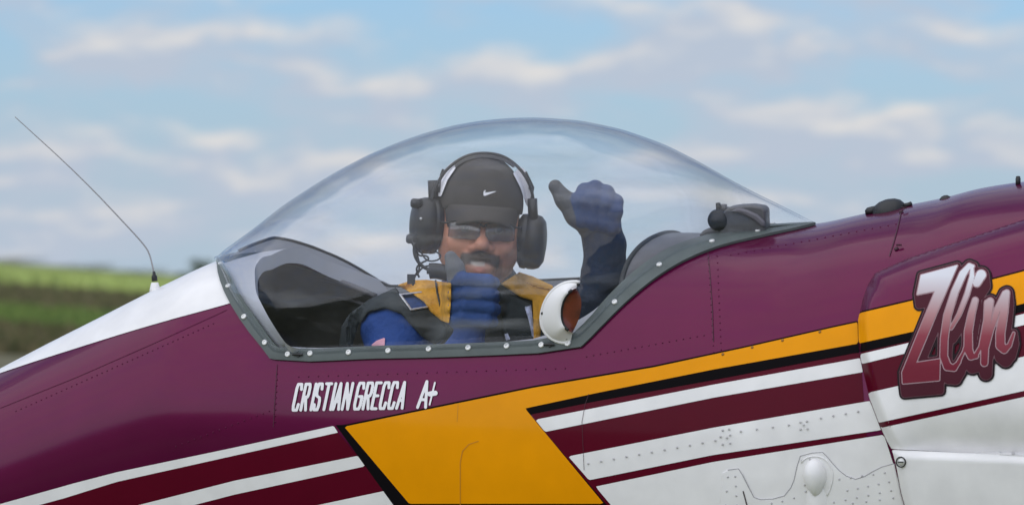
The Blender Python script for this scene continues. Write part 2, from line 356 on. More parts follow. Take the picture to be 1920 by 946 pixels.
# trees on the skyline
M['leaf'] = mat('tree leaves', (1, 1, 1), 0.8, var=0.2, attr=True); M['bark'] = mat('bark', (0.06, 0.045, 0.03), 0.9)
def tree(x, y, h, wid, seed, label, group=None):
    r = np.random.default_rng(seed); z0 = gz(x, y); t = empty('tree', (x, y, z0)); tag(t, label, 'tree', group)
    parts = [tube([(x, y, z0-.3), (x+.1, y, z0+h*.3), (x, y+.1, z0+h*.75)], [h*.035, h*.025, h*.008], 7)]
    cl = []
    for k in range(12):
        a = r.random()*6.28; q = h*(.35+.5*r.random()); e = np.array([x+math.cos(a)*wid*.38, y+math.sin(a)*wid*.38, z0+q+h*.08]); cl.append(e)
        parts.append(tube([(x, y, z0+q*.75), (np.array([x, y, z0+q])+e)/2, e], [h*.014, h*.009, h*.003], 5))
    V, F = join(parts); mesh('trunk', V, F, M['bark'], t)
    V = []; F = []; T = []
    for k in range(2600):
        c = cl[r.integers(12)]+r.normal(size=3)*np.array([wid*.14, wid*.14, h*.09]); s = h*.03*(.6+r.random()); n1 = r.normal(size=3); n1 /= np.linalg.norm(n1); n2 = np.cross(n1, r.normal(size=3)); n2 /= np.linalg.norm(n2)
        b = len(V); V += [c-n1*s, c-n2*s*.5, c+n1*s, c+n2*s*.5]; F.append([b, b+1, b+2, b+3]); g = .6+.8*r.random(); T += [np.array([.075, .10, .045])*g]*4
    mesh('crown', V, F, M['leaf'], t, False, attr=np.array(T))
for (u, h, wd, Y, sd, lb) in [(380, 4.3, 3.6, 900, 1, 'dark leafy tree on the skyline right behind the canopy tail end'),
                          (352, 2.3, 4.0, 1010, 2, 'low dark bush just left of the skyline tree, behind the white spine'),
                          (30, 3.2, 16, 1500, 3, 'wide low tree clump on the skyline at the far left edge'), (160, 2.8, 16, 1520, 4, 'wide low tree clump on the skyline left of the aerial tip shadow'), (275, 2.6, 12, 1530, 5, 'low tree clump on the skyline directly behind the aerial foot')]:
    x = (u-960)*SP*(Y+10)/10; tree(x, Y, h, wd, sd, lb.replace('left of the aerial tip shadow', 'midway between left edge and aerial foot'), 'trees along the skyline')

# ---------------------------------------------------------------- aeroplane
_g = to_w((0, 0, 0)); PLANE = empty('aeroplane', (float(_g[0]), float(_g[1]), float(gz(_g[0], _g[1]))))
tag(PLANE, 'maroon aerobatic aeroplane with yellow panel, white stripes and clear bubble canopy', 'aeroplane')
COWL = np.array([(1641,511),(1627,533),(1617,562),(1609,600),(1610,640),(1614,672),(1620,704),(1630,745),(1650,798),(1664,828),(1672,841),(1760,846),(2300,872),(2300,285),(1920,411),(1784,456),(1700,484)], float)
COWL_EDGE = np.array([(1672,841),(1650,798),(1630,745),(1614,672),(1609,600),(1617,562),(1627,533),(1641,511),(1700,484),(1784,456),(1920,411),(2300,285)], float)
LOWC = np.array([(1672,842),(1680,872),(1690,925),(1700,960),(1712,1010),(2300,1010),(2300,874),(1920,853),(1760,846)], float)
def sstep(x): x = np.clip(x, 0, 1); return x*x*(3-2*x)
def cowl_h(u, v):
    u = np.asarray(u, float); v = np.asarray(v, float)
    d = sd_poly(u, v, COWL); e = sd_line(u, v, COWL_EDGE[6:], 0.0); e2 = sd_line(u, v, COWL_EDGE[:7], 0.0)
    h1 = 0.004+0.040*np.sqrt(np.clip(1-(1-np.clip(e/52, 0, 1))**2, 0, 1))*sstep((e2+8)/26)
    d2 = sd_poly(u, v, LOWC); e3 = sd_line(u, v, np.vstack([LOWC[4:0:-1], LOWC[:1], LOWC[:-4:-1]]), 0.0)
    h2 = 0.042+0.010*sstep(e3/14)
    e4 = np.clip(sd_line(u, v, np.array([(1500,832),(1672,841),(1760,846),(2300,872)]), 0.0)/105, 0, 1); h1 = np.maximum(h1-0.039*(1-e4)**2.3*sstep((u-1655)/120), 0.002)
    return np.where(d2 < 1e-6, h2, np.where(d < 1e-6, h1, 0.0))
def psurf(u, v, off=0.0, cowl=True):
    L = hit(u, v); n = normal(L)
    h = np.broadcast_to(np.asarray(off, float), L.shape[:1]); W = to_w(L+n*h[:, None])
    if cowl: d = ray(u, v); d = np.atleast_2d(d/np.linalg.norm(d, axis=-1, keepdims=True)); W = W-d*np.atleast_1d(cowl_h(u, v))[:, None]
    return W
# skin with the cockpit opening cut out
CR0, CR1 = (409, 489.5), (1530, 422)
q_out = rim_xt(F_OUT, CR0, CR1); q_in = rim_xt(F_IN, (432, 476), (1506, 425.5))
R_OUT = smooth_poly(q_out, 200, 1); R_IN = smooth_poly(q_in, 200, 1)
q_mid = (R_OUT+R_IN)/2
OPEN = np.vstack([R_IN, (R_IN*[1, -1])[::-1]])
OPENM = np.vstack([q_mid, (q_mid*[1, -1])[::-1]])
def open_sd(X, T): return sd_poly(X, T*0.4, OPENM*[1, .4])
_wl = np.array([(-460,870),(-200,772),(0,699),(139,654),(277,611),(424,571),(440,566)], float); _wl = smooth_poly(_wl, 60, 2); wl = xt_of(hit(_wl[:, 0], _wl[:, 1]))
def t_white(x): return -np.abs(np.interp(x, wl[:, 0], wl[:, 1]))
xs = np.arange(-1.7, 1.55, 0.0125); ts = np.linspace(-math.pi, math.pi, 241)
V, F = clip_grid(xs, ts, lambda X, T: -open_sd(X, T)); fus = mesh('fuselage', to_w(surf_xt(V[:, 0], V[:, 1])), F, M['maroon'], PLANE)
xs2 = np.arange(-1.7, -0.36, 0.008); V, F = clip_grid(xs2, np.linspace(-1.9, 1.9, 300), lambda X, T: np.maximum(np.maximum(-open_sd(X, T), (np.abs(T)-np.abs(t_white(X)))*0.4), X-wl[-1, 0]-.2))
mesh('spine_panel', to_w(surf_xt(V[:, 0], V[:, 1], 0.0012)), F, M['white'], PLANE)
V, F = clip_grid(np.arange(-0.95, 1.25, 0.02), ts[::2], lambda X, T: -open_sd(X, T)-0.016)
mesh('cockpit_tub', to_w(surf_xt(V[:, 0], V[:, 1], -0.018)), [f[::-1] for f in F], M['tub'], PLANE)
def bulkhead(x): a = np.linspace(0, 2*math.pi, 60, endpoint=False); return to_w(surf_xt(np.full(60, x), a-math.pi, -0.02)), [list(range(60))]
for x in (-0.94, 1.24): mesh('bulkhead', *bulkhead(x), M['tub'], PLANE, False)
# painted stripes: thin sheets that follow the skin
def decal(name, m, fn, bb, res=4.0, off=0.001, clip=None, parent=None, thick=0.0, label=None):
    us = np.arange(bb[0], bb[2]+res, res); vs = np.arange(bb[1], bb[3]+res, res)
    def g(U, Vv):
        d = fn(U, Vv)
        if clip == 'left': d = np.maximum(d, 0.5-np.minimum(sd_poly(U, Vv, COWL), sd_poly(U, Vv, LOWC)))
        if clip == 'cowl': d = np.maximum(d, sd_poly(U, Vv, COWL)+0.5)
        return d
    P, F = clip_grid(us, vs, g)
    W = psurf(P[:, 0], P[:, 1], off)
    if thick: W, F = skirt(W, F, psurf(P[:, 0], P[:, 1], off-thick))
    o = mesh(name, W, F, m, parent or PLANE)
    if label: o['label'] = label
    return o
def poly(name, m, pts, res=4.0, off=0.001, clip='left', **k):
    p = np.array(pts, float); bb = (p[:, 0].min()-3, p[:, 1].min()-3, p[:, 0].max()+3, p[:, 1].max()+3)
    return decal(name, m, lambda U, Vv: sd_poly(U, Vv, p), bb, res, off, clip, **k)
VB = 1010
poly('white_stripe', M['white'], [(-120,979),(0,944),(139,905),(220,884),(440,838),(626,797.5),(634,810),(440,853),(220,902),(120,933),(0,966),(-120,1000)], 3)
poly('crimson_stripe', M['crimson'], [(-120,1000),(0,966),(120,933),(220,902),(440,853),(634,810),(671,853.5),(440,900),(255,947),(0,1010),(-120,1010)], 5)
poly('white_stripe', M['white'], [(0,1010),(255,947),(440,900),(671,853.5),(685,873),(440,926),(355,948),(150,1010)], 3)
poly('crimson_stripe', M['crimson'], [(150,1010),(355,948),(440,926),(685,873),(724,918.5),(585,948),(330,1010)], 4)
poly('white_stripe', M['white'], [(330,1010),(585,948),(724,918.5),(800,1010)], 4)
YP = [(646,799),(772,773),(1000,726.5),(1225,688.5),(1400,651),(1560,614.5),(1609,604),(1612,643.5),(1337,692.5),(1120,736),(985,765),(1133,943),(768,943)]
poly('black_outline', M['black'], [(630,796),(646,795.5),(772,769.5),(1000,723),(1225,685),(1400,648),(1560,611.5),(1609,601),(1613,660.5),(1600,662),(1337,712),(1120,751),(996,776),(990,772),(1143,951),(742,951)], 3, 0.0013)
poly('yellow_panel', M['yellow'], YP, 4, 0.0016)
poly('crimson_stripe', M['crimson'], [(996,776),(1120,751),(1337,712),(1600,662),(1613,660),(1640,1010),(1160,1010),(1110,915)], 6, 0.0006)
poly('white_stripe', M['white'], [(1004,786),(1337.5,720.6),(1613,671),(1619,697),(1337.5,745),(1022.5,808.8)], 4, 0.0012)
poly('white_stripe', M['white'], [(1066,854.5),(1337.5,801),(1631,751),(1655,805),(1337.5,852),(1105,899)], 4, 0.0012)
poly('belly_panel', M['white'], [(1117,911),(1337.5,865),(1658,814),(1720,1010),(1200,1010)], 5, 0.0012)
poly('white_belly', M['white'], [(742,951),(1143,951),(1200,1010),(800,1010)], 5, 0.0005)
# engine cowl cheek and lower cowl, standing proud of the skin
def raised(name, m, pts, res, off, clip=None):
    p = np.array(pts); us = np.arange(p[:, 0].min()-3, 2200, res); vs = np.arange(max(p[:, 1].min(), 300)-3, VB+5, res)
    P, F = clip_grid(us, vs, lambda U, Vv: np.maximum(sd_poly(U, Vv, p)+0.3, U-2180))
    W, F = skirt(psurf(P[:, 0], P[:, 1], off), F, psurf(P[:, 0], P[:, 1], -0.004, False))
    pc = pix(np.array([W[f].mean(0) for f in F])); low = pc[:, 1] > np.interp(pc[:, 0], [1600, 1920, RB], [745, 672, 610])   # paint changes along the white stripe's top edge
    o = crease(mesh(name, W, F, m, PLANE, mats=[m, M['white']], fm=low.astype(int)), 50); return o
RB = 2190
raised('cowl_cheek', M['maroon'], COWL, 5, 0.0)
raised('lower_cowl', M['white'], LOWC, 5, 0.0)
RB = 2190
poly('yellow_stripe', M['yellow'], [(1600,590),(1714,563),(1920,509),(RB,437),(RB,503),(1920,569),(1715,621),(1600,646)], 4, 0.0016, 'cowl')
poly('black_outline', M['black'], [(1600,586.5),(1714,559.5),(1920,505.5),(RB,433),(RB,518),(1920,584),(1715,637),(1600,663)], 4, 0.0010, 'cowl')
poly('crimson_stripe', M['crimson'], [(1600,663),(1715,637),(1920,584),(RB,518),(RB,690),(1920,745),(1640,806),(1600,812)], 6, 0.0006, 'cowl')
poly('white_stripe', M['white'], [(1600,666.5),(1715,640),(1920,588),(RB,522),(RB,540),(1920,609),(1715,658),(1600,686)], 4, 0.0012, 'cowl')
poly('white_stripe', M['white'], [(1600,742),(1715,716),(1920,668),(RB,605),(RB,670),(1920,732),(1640,793.5),(1600,803)], 4, 0.0012, 'cowl')
poly('belly_panel', M['white'], [(1640,804),(1920,743.5),(RB,684),(RB,1010),(1700,1010)], 5, 0.0012, 'cowl')
# seams, doubler plate, rivets
M['dim_seam'] = mat('maroon seam', (0.045, 0.006, 0.018), .6)
def seam(pts, r=0.9, off=0.0022, clip=None, m=None):
    p = np.array(pts, float); b = (p[:, 0].min()-4, p[:, 1].min()-4, p[:, 0].max()+4, p[:, 1].max()+4)
    decal('panel_seam', m or M['seam'], lambda U, Vv: sd_line(U, Vv, p, r), b, max(0.8, r*.9), off, clip)
PLATE = [(1350,1008),(1352,925),(1355,886),(1366,880),(1386,877.5),(1394,890),(1405,912),(1415,931),(1427,935),(1450,934),(1472,928),(1484,913),(1490,899),(1496,872),(1502,854),(1524,848),(1544,847),(1553,856),(1562,867),(1575,881),(1588,891),(1605,897),(1622,892),(1637,883),(1655,874),(1677,868),(1690,930),(1712,1008)]
poly('doubler_plate', M['white'], PLATE, 3, 0.0032, 'left', thick=0.003)
M['hair_seam'] = mat('grey seam', (0.33, 0.32, 0.33), 0.7)
seam(PLATE[3:8]+PLATE[8:26], 0.75, 0.0036, None, M['hair_seam'])
seam([(0,764),(144,706),(289,642.5),(404,590),(425,580)], 0.6, 0.0016, None, M['maroon'])
seam([(1395,920),(1402,946),(1408,975)], 1.2, 0.0040)
seam([(860,757),(858,790)], 0.5, .0024, None, mat('amber seam', (0.52, 0.20, 0.002), .5)); seam([(898,826),(880,832),(868,845),(864,865),(864,946)], 0.7, .0024, None, D.materials['amber seam'])
seam([(1327,470),(1332,520),(1336,580),(1338,640)], 0.6, .0016, None, M['dim_seam'])
seam([(1690,398),(1684,425),(1676,455),(1668,480)], 0.8, .0016, None, M['dim_seam']); seam([(520,683),(515,760),(513,800)], 0.5, .0016, None, M['dim_seam'])
seam([(1105,738),(1098,757),(1092,790),(1096,880)], 0.45, .0024, None, M['dim_seam'])
def rivets(name, pts, m, r=0.0021, off=0.0012):
    p = np.array(pts, float); L = hit(p[:, 0], p[:, 1]); n = normal(L)@AX; W = psurf(p[:, 0], p[:, 1], off); ps = []
    for c, nn in zip(W, n): ps.append(lathe(c, nn, [(r, -0.0005), (r, 0.0004), (r*.55, 0.0011)], 7))
    return tag(mesh(name, *join(ps), m, PLANE), kind='stuff')
def row(a, b, n): return [(a[0]+(b[0]-a[0])*k/(n-1), a[1]+(b[1]-a[1])*k/(n-1)) for k in range(n)]
RV = row((1104,868),(1342,825),11)+row((1390,808),(1480,796),4)+row((1540,783),(1610,771),4)+[(1356,806),(1368,804),(1352,818),(1370,815),(1356,832),(1370,830),(1364,820),(1502,791),(1514,789),(1502,804),(1515,803),(1508,796)]
RV += row((1366,893),(1362,946),3)+row((1380,892),(1383,946),4)+[(1505,862),(1520,860),(1510,908),(1512,920),(1468,938),(1448,942),(1490,932)]
RV += row((1575,897),(1660,885),5)+row((1590,918),(1668,902),5)+row((1565,940),(1672,918),6)+row((1600,942),(1676,932),4)
M['rivet_grey'] = mat('grey rivet', (0.50, 0.49, 0.50), 0.5, var=0.1)
rivets('rivets', RV, M['rivet_grey'], 0.0022, 0.0034)
RM = row((30,770),(400,606),40)+row((1328,470),(1338,660),16)+row((1345,480),(1352,655),15)+row((520,700),(516,790),9)+row((1100,668),(1320,628),18)+row((1370,478),(1680,420),22)+row((330,836),(505,770),16)+row((560,706),(1060,690),28)
rivets('rivets', RM, M['maroon'], 0.0016, 0.0003)
RD = [(1356,664),(1411,651),(1468,638),(1538,622)]
rivets('rivets', RD, mat('ochre rivet', (0.30, 0.13, 0.01), 0.6), 0.0032, 0.0018)
# exhaust-side teardrop bulge with its ring and stem
c = psurf([1530], [890], 0.002)[0]; nn = (normal(hit(1530, 890))@AX)[0]; tu = psurf([1540], [890])[0]-psurf([1520], [890])[0]; tu -= nn*(tu@nn); tu /= np.linalg.norm(tu); tv = np.cross(nn, tu); tv *= -np.sign(tv[2]) if tv[2] > 0 else 1
rows = []
for i in range(13):
    a = math.pi*i/12; rr = []
    for k in range(25):
        b = math.pi*k/24; x = math.cos(b)*math.sin(a); y = -math.cos(a); hh = math.sin(b)*math.sin(a); ww = 0.0235*(1-0.42*max(y, 0)**1.5)
        rr.append(c+tu*x*ww+tv*(y*0.032+(0.009 if y > 0 else 0)*y)+nn*hh*0.026)
    rows.append(rr)
bl = mesh('teardrop_bulge', *loft(rows), M['white'], PLANE)
rr = np.array([(1504,866),(1512,857),(1530,853),(1548,858),(1560,872),(1564,893),(1558,915),(1552,928)], float); rp = smooth_poly(rr, 30); mesh('bulge_ring', *tube(psurf(rp[:, 0], rp[:, 1], 0.004), 0.0013, 6), M['white'], PLANE)
rows = [psurf([1512+k*8 for k in range(6)], [y]*6, np.array([0.002, .008, .011, .011, .008, .002])*(1 if y > 925 else .5)) for y in (915, 930, 950, 980, 1008)]
mesh('bulge_stem', *loft(rows), M['white'], PLANE)
# quarter-turn fastener on the lower cowl
c = psurf([1690], [865], 0.001)[0]; nn = (normal(hit(1690, 865))@AX)[0]
fs = mesh('cowl_fastener', *lathe(c, nn, [(0.0105, 0), (0.0105, .001), (0.0075, .001), (0.0072, .0005), (0.0068, 0.002), (0.001, .0024)], 24), M['screw'], PLANE)
an = np.linspace(0, 2*math.pi, 33); e1 = np.cross(nn, [0, 0, 1.]); e1 /= np.linalg.norm(e1); e2 = np.cross(nn, e1)
mesh('washer', *tube([c+nn*.0015+(e1*math.cos(a)+e2*math.sin(a))*.0092 for a in an], .0014, 6, False), M['dark'], fs)
mesh('slot', *box(c+nn*.0026, np.array([e1, e2*.9+e1*.2, nn]), (.0055, .0011, .0006)), M['dark'], fs, False)
for (u, v) in ((1681, 467), (1690, 398)):
    c = psurf([u], [v], 0.001)[0]; nn = (normal(hit(u, v))@AX)[0]
    crease(mesh('cowl_latch', *join([lathe(c, nn, [(.0045, 0), (.0045, .0015), (.003, .003), (.001, .0032)], 12), box(c+fx*.006+np.array([0, 0, .006])+nn*.002, AX[[0, 2, 1]]*1.0, (.005, .0016, .0016))]), M['dim_seam'], PLANE))
# top of the nose: black filler cap, small bump, post
def crest(u): L = on_plane(np.array([u]), np.array([np.interp(u, TOP[:, 0], TOP[:, 1])]))[0]; return surf_xt(L[0], 0.0)
c = to_w(crest(1667)); up = AX[2]*.97+AX[0]*-.2; up /= np.linalg.norm(up); fw = np.cross(AX[1], up)
cap = mesh('filler_cap', *lathe(c-up*.012, up, [(.034, 0), (.034, .010), (.032, .018), (.026, .026), (.016, .031), (.004, .033)], 28), M['dark'], PLANE)
for k in range(7):
    a = -2.6+k*.36; p = c-up*.012+(AX[0]*math.cos(a)+AX[1]*math.sin(a))*.031; mesh('rib', *tube([p+up*.004, p*.97+.03*c+up*.016, c+(p-c)*.55+up*.020], .0024, 6), M['dark'], cap)
mesh('tab', *lathe(c-AX[0]*.036-up*.006, up, [(.014, 0), (.013, .008), (.008, .012), (.002, .0125)], 14), M['dark'], cap)
mesh('tab', *tube([c+AX[0]*.028+up*.006, c+AX[0]*.042+up*.010, c+AX[0]*.049+up*.013], [.006, .0045, .004], 8), M['dark'], cap)
c = to_w(crest(1772)); mesh('top_stud', *lathe(c-up*.004, up, [(.013, 0), (.011, .005), (.006, .009), (.001, .01)], 14), M['dark'], PLANE)
c = to_w(crest(1908)); mesh('top_post', *lathe(c-up*.004, np.array([0, 0, 1.]), [(.005, 0), (.005, .016), (.0042, .0165), (.0042, .019), (.002, .02)], 12), M['dark'], PLANE)
# whip aerial on the spine
b = to_w(crest(291)); Yb = b[1]; ae = mesh('whip_aerial', *tube(smooth_poly([at(288, 508, Yb), at(286, 498, Yb), at(281, 478, Yb), at(275, 465, Yb), at(255, 441, Yb), at(150, 330, Yb), at(28, 219, Yb)], 60, 2), np.linspace(.0016, .0009, 60), 6), M['wire'], PLANE)
mesh('aerial_mount', *lathe(at(291, 549, Yb), np.array([-.05, 0, 1.]), [(.0125, 0), (.011, .009), (.0085, .018), (.007, .022), (.001, .022)], 14), M['white'], ae)
mesh('aerial_sleeve', *lathe(at(290, 527, Yb), np.array([-.08, 0, 1.]), [(.0062, 0), (.0062, .010), (.0035, .014), (.003, .020), (.001, .021)], 10), M['dark'], ae)
# ---------------------------------------------------------------- canopy frame, ledge, glass, coaming
def side(Q, s): Q = Q.copy(); Q[:, 1] *= s; return Q
up_far = 0.0
rows = []
loopO = np.vstack([R_OUT, side(R_OUT, -1)[::-1][1:-1]]); loopI = np.vstack([R_IN, side(R_IN, -1)[::-1][1:-1]])
nO = len(loopO)
PO0 = surf_xt(loopO[:, 0], loopO[:, 1], 0.0008); PO1 = surf_xt(loopO[:, 0], loopO[:, 1], 0.006); 
mid = loopO*.5+loopI*.5; PM = surf_xt(mid[:, 0], mid[:, 1], 0.0085); PI1 = surf_xt(loopI[:, 0], loopI[:, 1], 0.0065); PI0 = surf_xt(loopI[:, 0], loopI[:, 1], -0.008)
Vf, Ff = loft([to_w(a) for a in (PO0, PO1, PM, PI1, PI0)], True); FRAME = crease(mesh('canopy_frame', Vf, Ff, M['frame'], PLANE), 40)
SCR = [(416,500),(431,541),(461,597),(500,644),(543,665.5),(585,664),(657,662),(731,659),(807,656),(881,653.5),(953,650.5),(1018,648.5),(1067,646),(1155,570),(1238,502),(1336,459),(1422,440)]
sL = hit(np.array(SCR, float)[:, 0], np.array(SCR, float)[:, 1]); sn = normal(sL); base = None
sp = lathe((0, 0, 0), (0, 0, 1), [(.0058, -.002), (.0058, .0012), (.0050, .0022), (.0028, .0026), (.0024, .0014), (.0005, .0013)], 16)
for far in (1, -1):
    for k, (p, n_) in enumerate(zip(sL, sn)):
        q = to_w((p+n_*.0085)*[1, far, 1]); d = Vector(((n_*[1, far, 1])@AX).tolist())
        if base is None: base = mesh('screw', *sp, M['screw'], None); o = base; crease(o)
        else: o = base.copy(); COL.objects.link(o)
        o.parent = FRAME; o.location = Vector(q.tolist())-PLANE.location; o.rotation_mode = 'QUATERNION'; o.rotation_quaternion = d.to_track_quat('Z', 'Y')
for (u, v) in ((563, 667), (1034, 649)):
    c = psurf([u], [v], .008)[0]; nn = (normal(hit(u, v))@AX)[0]; crease(mesh('canopy_pin', *join([lathe(c, nn, [(.0045, 0), (.0045, .003), (.002, .004)], 10), tube([c-fx*.012+nn*.003, c+nn*.004, c+fx*.010+nn*.003], .0022, 6)]), M['dark'], FRAME))
# ledge inside the frame
def seg3(P, i1, i2, n): return np.vstack([resample(P[:i1+1], n)[:-1], resample(P[i1:i2+1], n)[:-1], resample(P[i2:], n)])
inn = [on_plane(a, b, c) for a, b, c in [(508,478,0),(490,482,-.06),(477,500,-.12),(479,547,-.19),(502,592,-.255),(520,621,-.29),(541,652,-.312)]]
LI = surf_xt(R_IN[:, 0], R_IN[:, 1], -0.006); k1 = int(np.argmin(np.abs(pix(to_w(LI))[:, 0]-531)+9*(pix(to_w(LI))[:, 1] < 640))); k2 = int(np.argmin(np.abs(pix(to_w(LI))[:, 0]-1066)+99*(pix(to_w(LI))[:, 1] < 620)))
sill = [LI[k]+[0, .028, -.004] for k in range(k1+6, k2-3, 8)]; fr = [LI[k]+[-.03, .03*min(1, abs(LI[k][1])/.1), -.012] for k in range(k2+4, 200, 10)]
fr[-1][1] = 0
ledO = seg3(LI, k1, k2, 60); ledI = seg3(np.array(inn+sill+fr), len(inn)-1, len(inn)+len(sill)-1, 60)
def smooth_rows(P, it=6):
    P = P.copy()
    for _ in range(it): P[1:-1] = P[1:-1]*.5+(P[:-2]+P[2:])*.25
    return P
ledI = smooth_rows(ledI, 10)
def bothsides(P): return np.vstack([P, (P*[1, -1, 1])[::-1][1:-1]])
dn = ledI*[1, .93, 1]-[0, 0, .03]
Vl, Fl = loft([to_w(bothsides(a)) for a in (ledO, ledO*.5+ledI*.5+[0, 0, .004], ledI, dn)], True); crease(mesh('cockpit_edge', Vl, Fl, M['ledge'], PLANE), 50)
# far rail that stands inside the glass behind the pilot's shoulder
far_q = side(R_IN, -1); FP = surf_xt(far_q[:, 0], far_q[:, 1], 0.004); kk = [k for k in range(200) if FP[k][0] < 0.33 and FP[k][0] > -0.61]
A = FP[kk]; hgt = 0.030*np.minimum(1, np.linspace(0, 7, len(kk)))[:, None]
Vr, Fr = loft([to_w(a) for a in (A, A+hgt*[[0, -.1, 1]], A+hgt*[[0, .15, 1]]+[0, .003, 0], A+[0, .006, 0])]); RAIL = crease(mesh('canopy_rail', Vr, Fr, M['ledge'], PLANE))
mesh('rail_edging', *tube(to_w(A+hgt*[[0, 0, 1.05]])[4:], .0035, 6), M['dark'], RAIL)
# bubble
SIL = np.array([(409,488),(418,477),(432,466),(456,450),(500,419),(550,379),(600,346),(650,316),(700,290),(750,269),(800,252),(850,239),(900,231),(950,227),(1000,226.5),(1070,232),(1140,247),(1220,275),(1300,311),(1380,350),(1460,388),(1515,415),(1530,422)], float)
cp = on_plane(SIL[:, 0], SIL[:, 1]); gx = np.linspace(cp[0, 0]+.0005, cp[-1, 0]-.0005, 140)
rl = surf_xt(q_mid[:, 0], q_mid[:, 1], 0.004); o_ = np.argsort(rl[:, 0]); ry = np.interp(gx, rl[o_, 0], rl[o_, 1]); rz = np.interp(gx, rl[o_, 0], rl[o_, 2])
def sm(a, n=3):
    for _ in range(n): a = np.r_[a[0], a[:-2]*.25+a[1:-1]*.5+a[2:]*.25, a[-1]]
    return a
cz = sm(np.interp(gx, cp[:, 0], cp[:, 2]), 4); cz = np.maximum(cz, rz+.002)
rows = []
for x, y, z, c_ in zip(gx, ry, rz, cz):
    a = np.linspace(0, math.pi, 61); ca, sa = np.cos(a), np.sin(a)
    rows.append(to_w(np.stack([np.full(61, x), y*np.sign(ca)*np.abs(ca)**(2/2.15), z+(c_-z)*sa**(2/2.15)], -1)))
rows_glass = rows
CAN = mesh('canopy_glass', *loft(rows), M['canopy'], PLANE); so_ = CAN.modifiers.new('thickness', 'SOLIDIFY'); so_.thickness = 0.004; so_.offset = -1
# instrument coaming
def arch(x, ny, nz, cz_, n=41, ey=2.2):
    a = np.linspace(0, math.pi, n); ca, sa = np.cos(a), np.sin(a); return np.stack([np.full(n, x), ny*np.sign(ca)*np.abs(ca)**(2/ey), nz+(cz_-nz)*sa**(2/ey)], -1)
near = on_plane(np.array([1150]), np.array([578]), -.270)[0]; x0 = near[0]; ctop = on_plane(np.array([1305]), np.array([446]), -.02)[0][2]
rows = []; RI3 = surf_xt(R_IN[:, 0], R_IN[:, 1], -.004); ro_ = np.argsort(RI3[:, 0])
for k in range(16):
    f = k/15; x = x0+f*(RI3[-1, 0]-.012-x0); zt_, R_, W_ = sec(x); top = ctop+(zt_-.004-ctop)*f
    ry_ = np.interp(x, RI3[ro_, 0], RI3[ro_, 1])+.012; rz_ = np.interp(x, RI3[ro_, 0], RI3[ro_, 2])-.012
    rows.append(to_w(arch(x, min(ry_, -.004), rz_, max(top, rz_+.004))))
near = np.array([x0, np.interp(x0, RI3[ro_, 0], RI3[ro_, 1])+.012, np.interp(x0, RI3[ro_, 0], RI3[ro_, 2])-.012])
r0 = [rows[0]-fx*.012, rows[0]-fx*.014-np.array([0, 0, .012])]
crease(mesh('coaming', *loft(r0[::-1]+rows), M['pod'], PLANE), 50)
mesh('coaming_lip', *tube(rows[0]-fx*.006, .0055, 8), M['dark'], PLANE)
P_ = arch(x0+.02, near[1]*.97, near[2]-.03, ctop-.012); mesh('instrument_panel', to_w(P_), [list(range(41))], M['tub'], PLANE, False)
# lump on the coaming: compass body with housing
def ip(u, v, y): return to_w(on_plane(np.array([u], float), np.array([v], float), y)[0])
def prism(px, y0, y1):
    a = [ip(u, v, y0) for u, v in px]; b = [ip(u, v, y1)+(a[i]-ip(*px[i], y0)) for i, (u, v) in enumerate(px)]; b = [q+(to_w((0, y1, 0))-to_w((0, y0, 0))) for q in a]; n = len(px)
    return np.array(a+b), [list(range(n))[::-1], list(range(n, 2*n))]+[[i, (i+1) % n, n+(i+1) % n, n+i] for i in range(n)]
pod = mesh('compass', *prism([(1350,440),(1346,421),(1353,400),(1364,389),(1384,386),(1408,385),(1428,388),(1434,394),(1435,440)], -.045, -.012), M['pod'], PLANE); bevel(crease(pod, 20), .008, 4)
q = [(1368,396),(1390,401),(1412,412),(1426,424),(1433,427),(1433,416),(1420,403),(1400,394),(1384,390)]; o = mesh('hood', *prism(q, -.052, -.042), mat('mauve grey plastic', (.13, .125, .145), .55), pod); bevel(crease(o, 20), .004, 3)
mesh('knob', *lathe(ip(1351, 411, -.03), -AX[1]+AX[0]*-.2, [(.021, -.03), (.0215, .012), (.018, .020), (.010, .022), (.009, .028), (.002, .029)], 24), M['dark'], pod)
mesh('stud', *lathe(ip(1347, 392, -.03), AX[2], [(.005, -.01), (.005, .012), (.002, .013)], 10), M['dark'], pod); mesh('stud', *lathe(ip(1356, 388, -.02), AX[2], [(.008, -.01), (.008, .005), (.002, .006)], 12), M['pod'], pod)
o = mesh('base', *prism([(1308,443),(1318,431),(1336,427),(1360,430),(1370,446)], -.04, .0), M['pod'], pod); bevel(crease(o, 20), .006)
for px_, yy, rr_ in (([(486,522),(505,511),(535,508),(570,512),(620,522),(670,540),(705,556)], .20, .0065), ([(500,560),(560,548),(640,556),(720,585)], .24, .005)):
    q_ = smooth_poly([on_plane(float(a), float(b_), yy) for a, b_ in px_], 40); mesh('longeron', *tube(to_w(q_), rr_, 8), M['pod'], PLANE)
# seat and head of the seat
bx = np.array([AX[0]*.97+AX[2]*-.22, AX[1], AX[2]*.97+AX[0]*.22]); bx[0] /= np.linalg.norm(bx[0]); bx[2] /= np.linalg.norm(bx[2])
SEAT = mesh('seat', *box(to_w((-.285, 0, -.03)), bx, (.03, .235, .235)), M['seat'], PLANE); bevel(SEAT, .022, 4)
o = mesh('seat_pan', *box(to_w((.02, 0, -.31)), np.array([AX[0], AX[1], AX[2]]), (.26, .22, .03)), M['seat'], SEAT); bevel(o, .02)
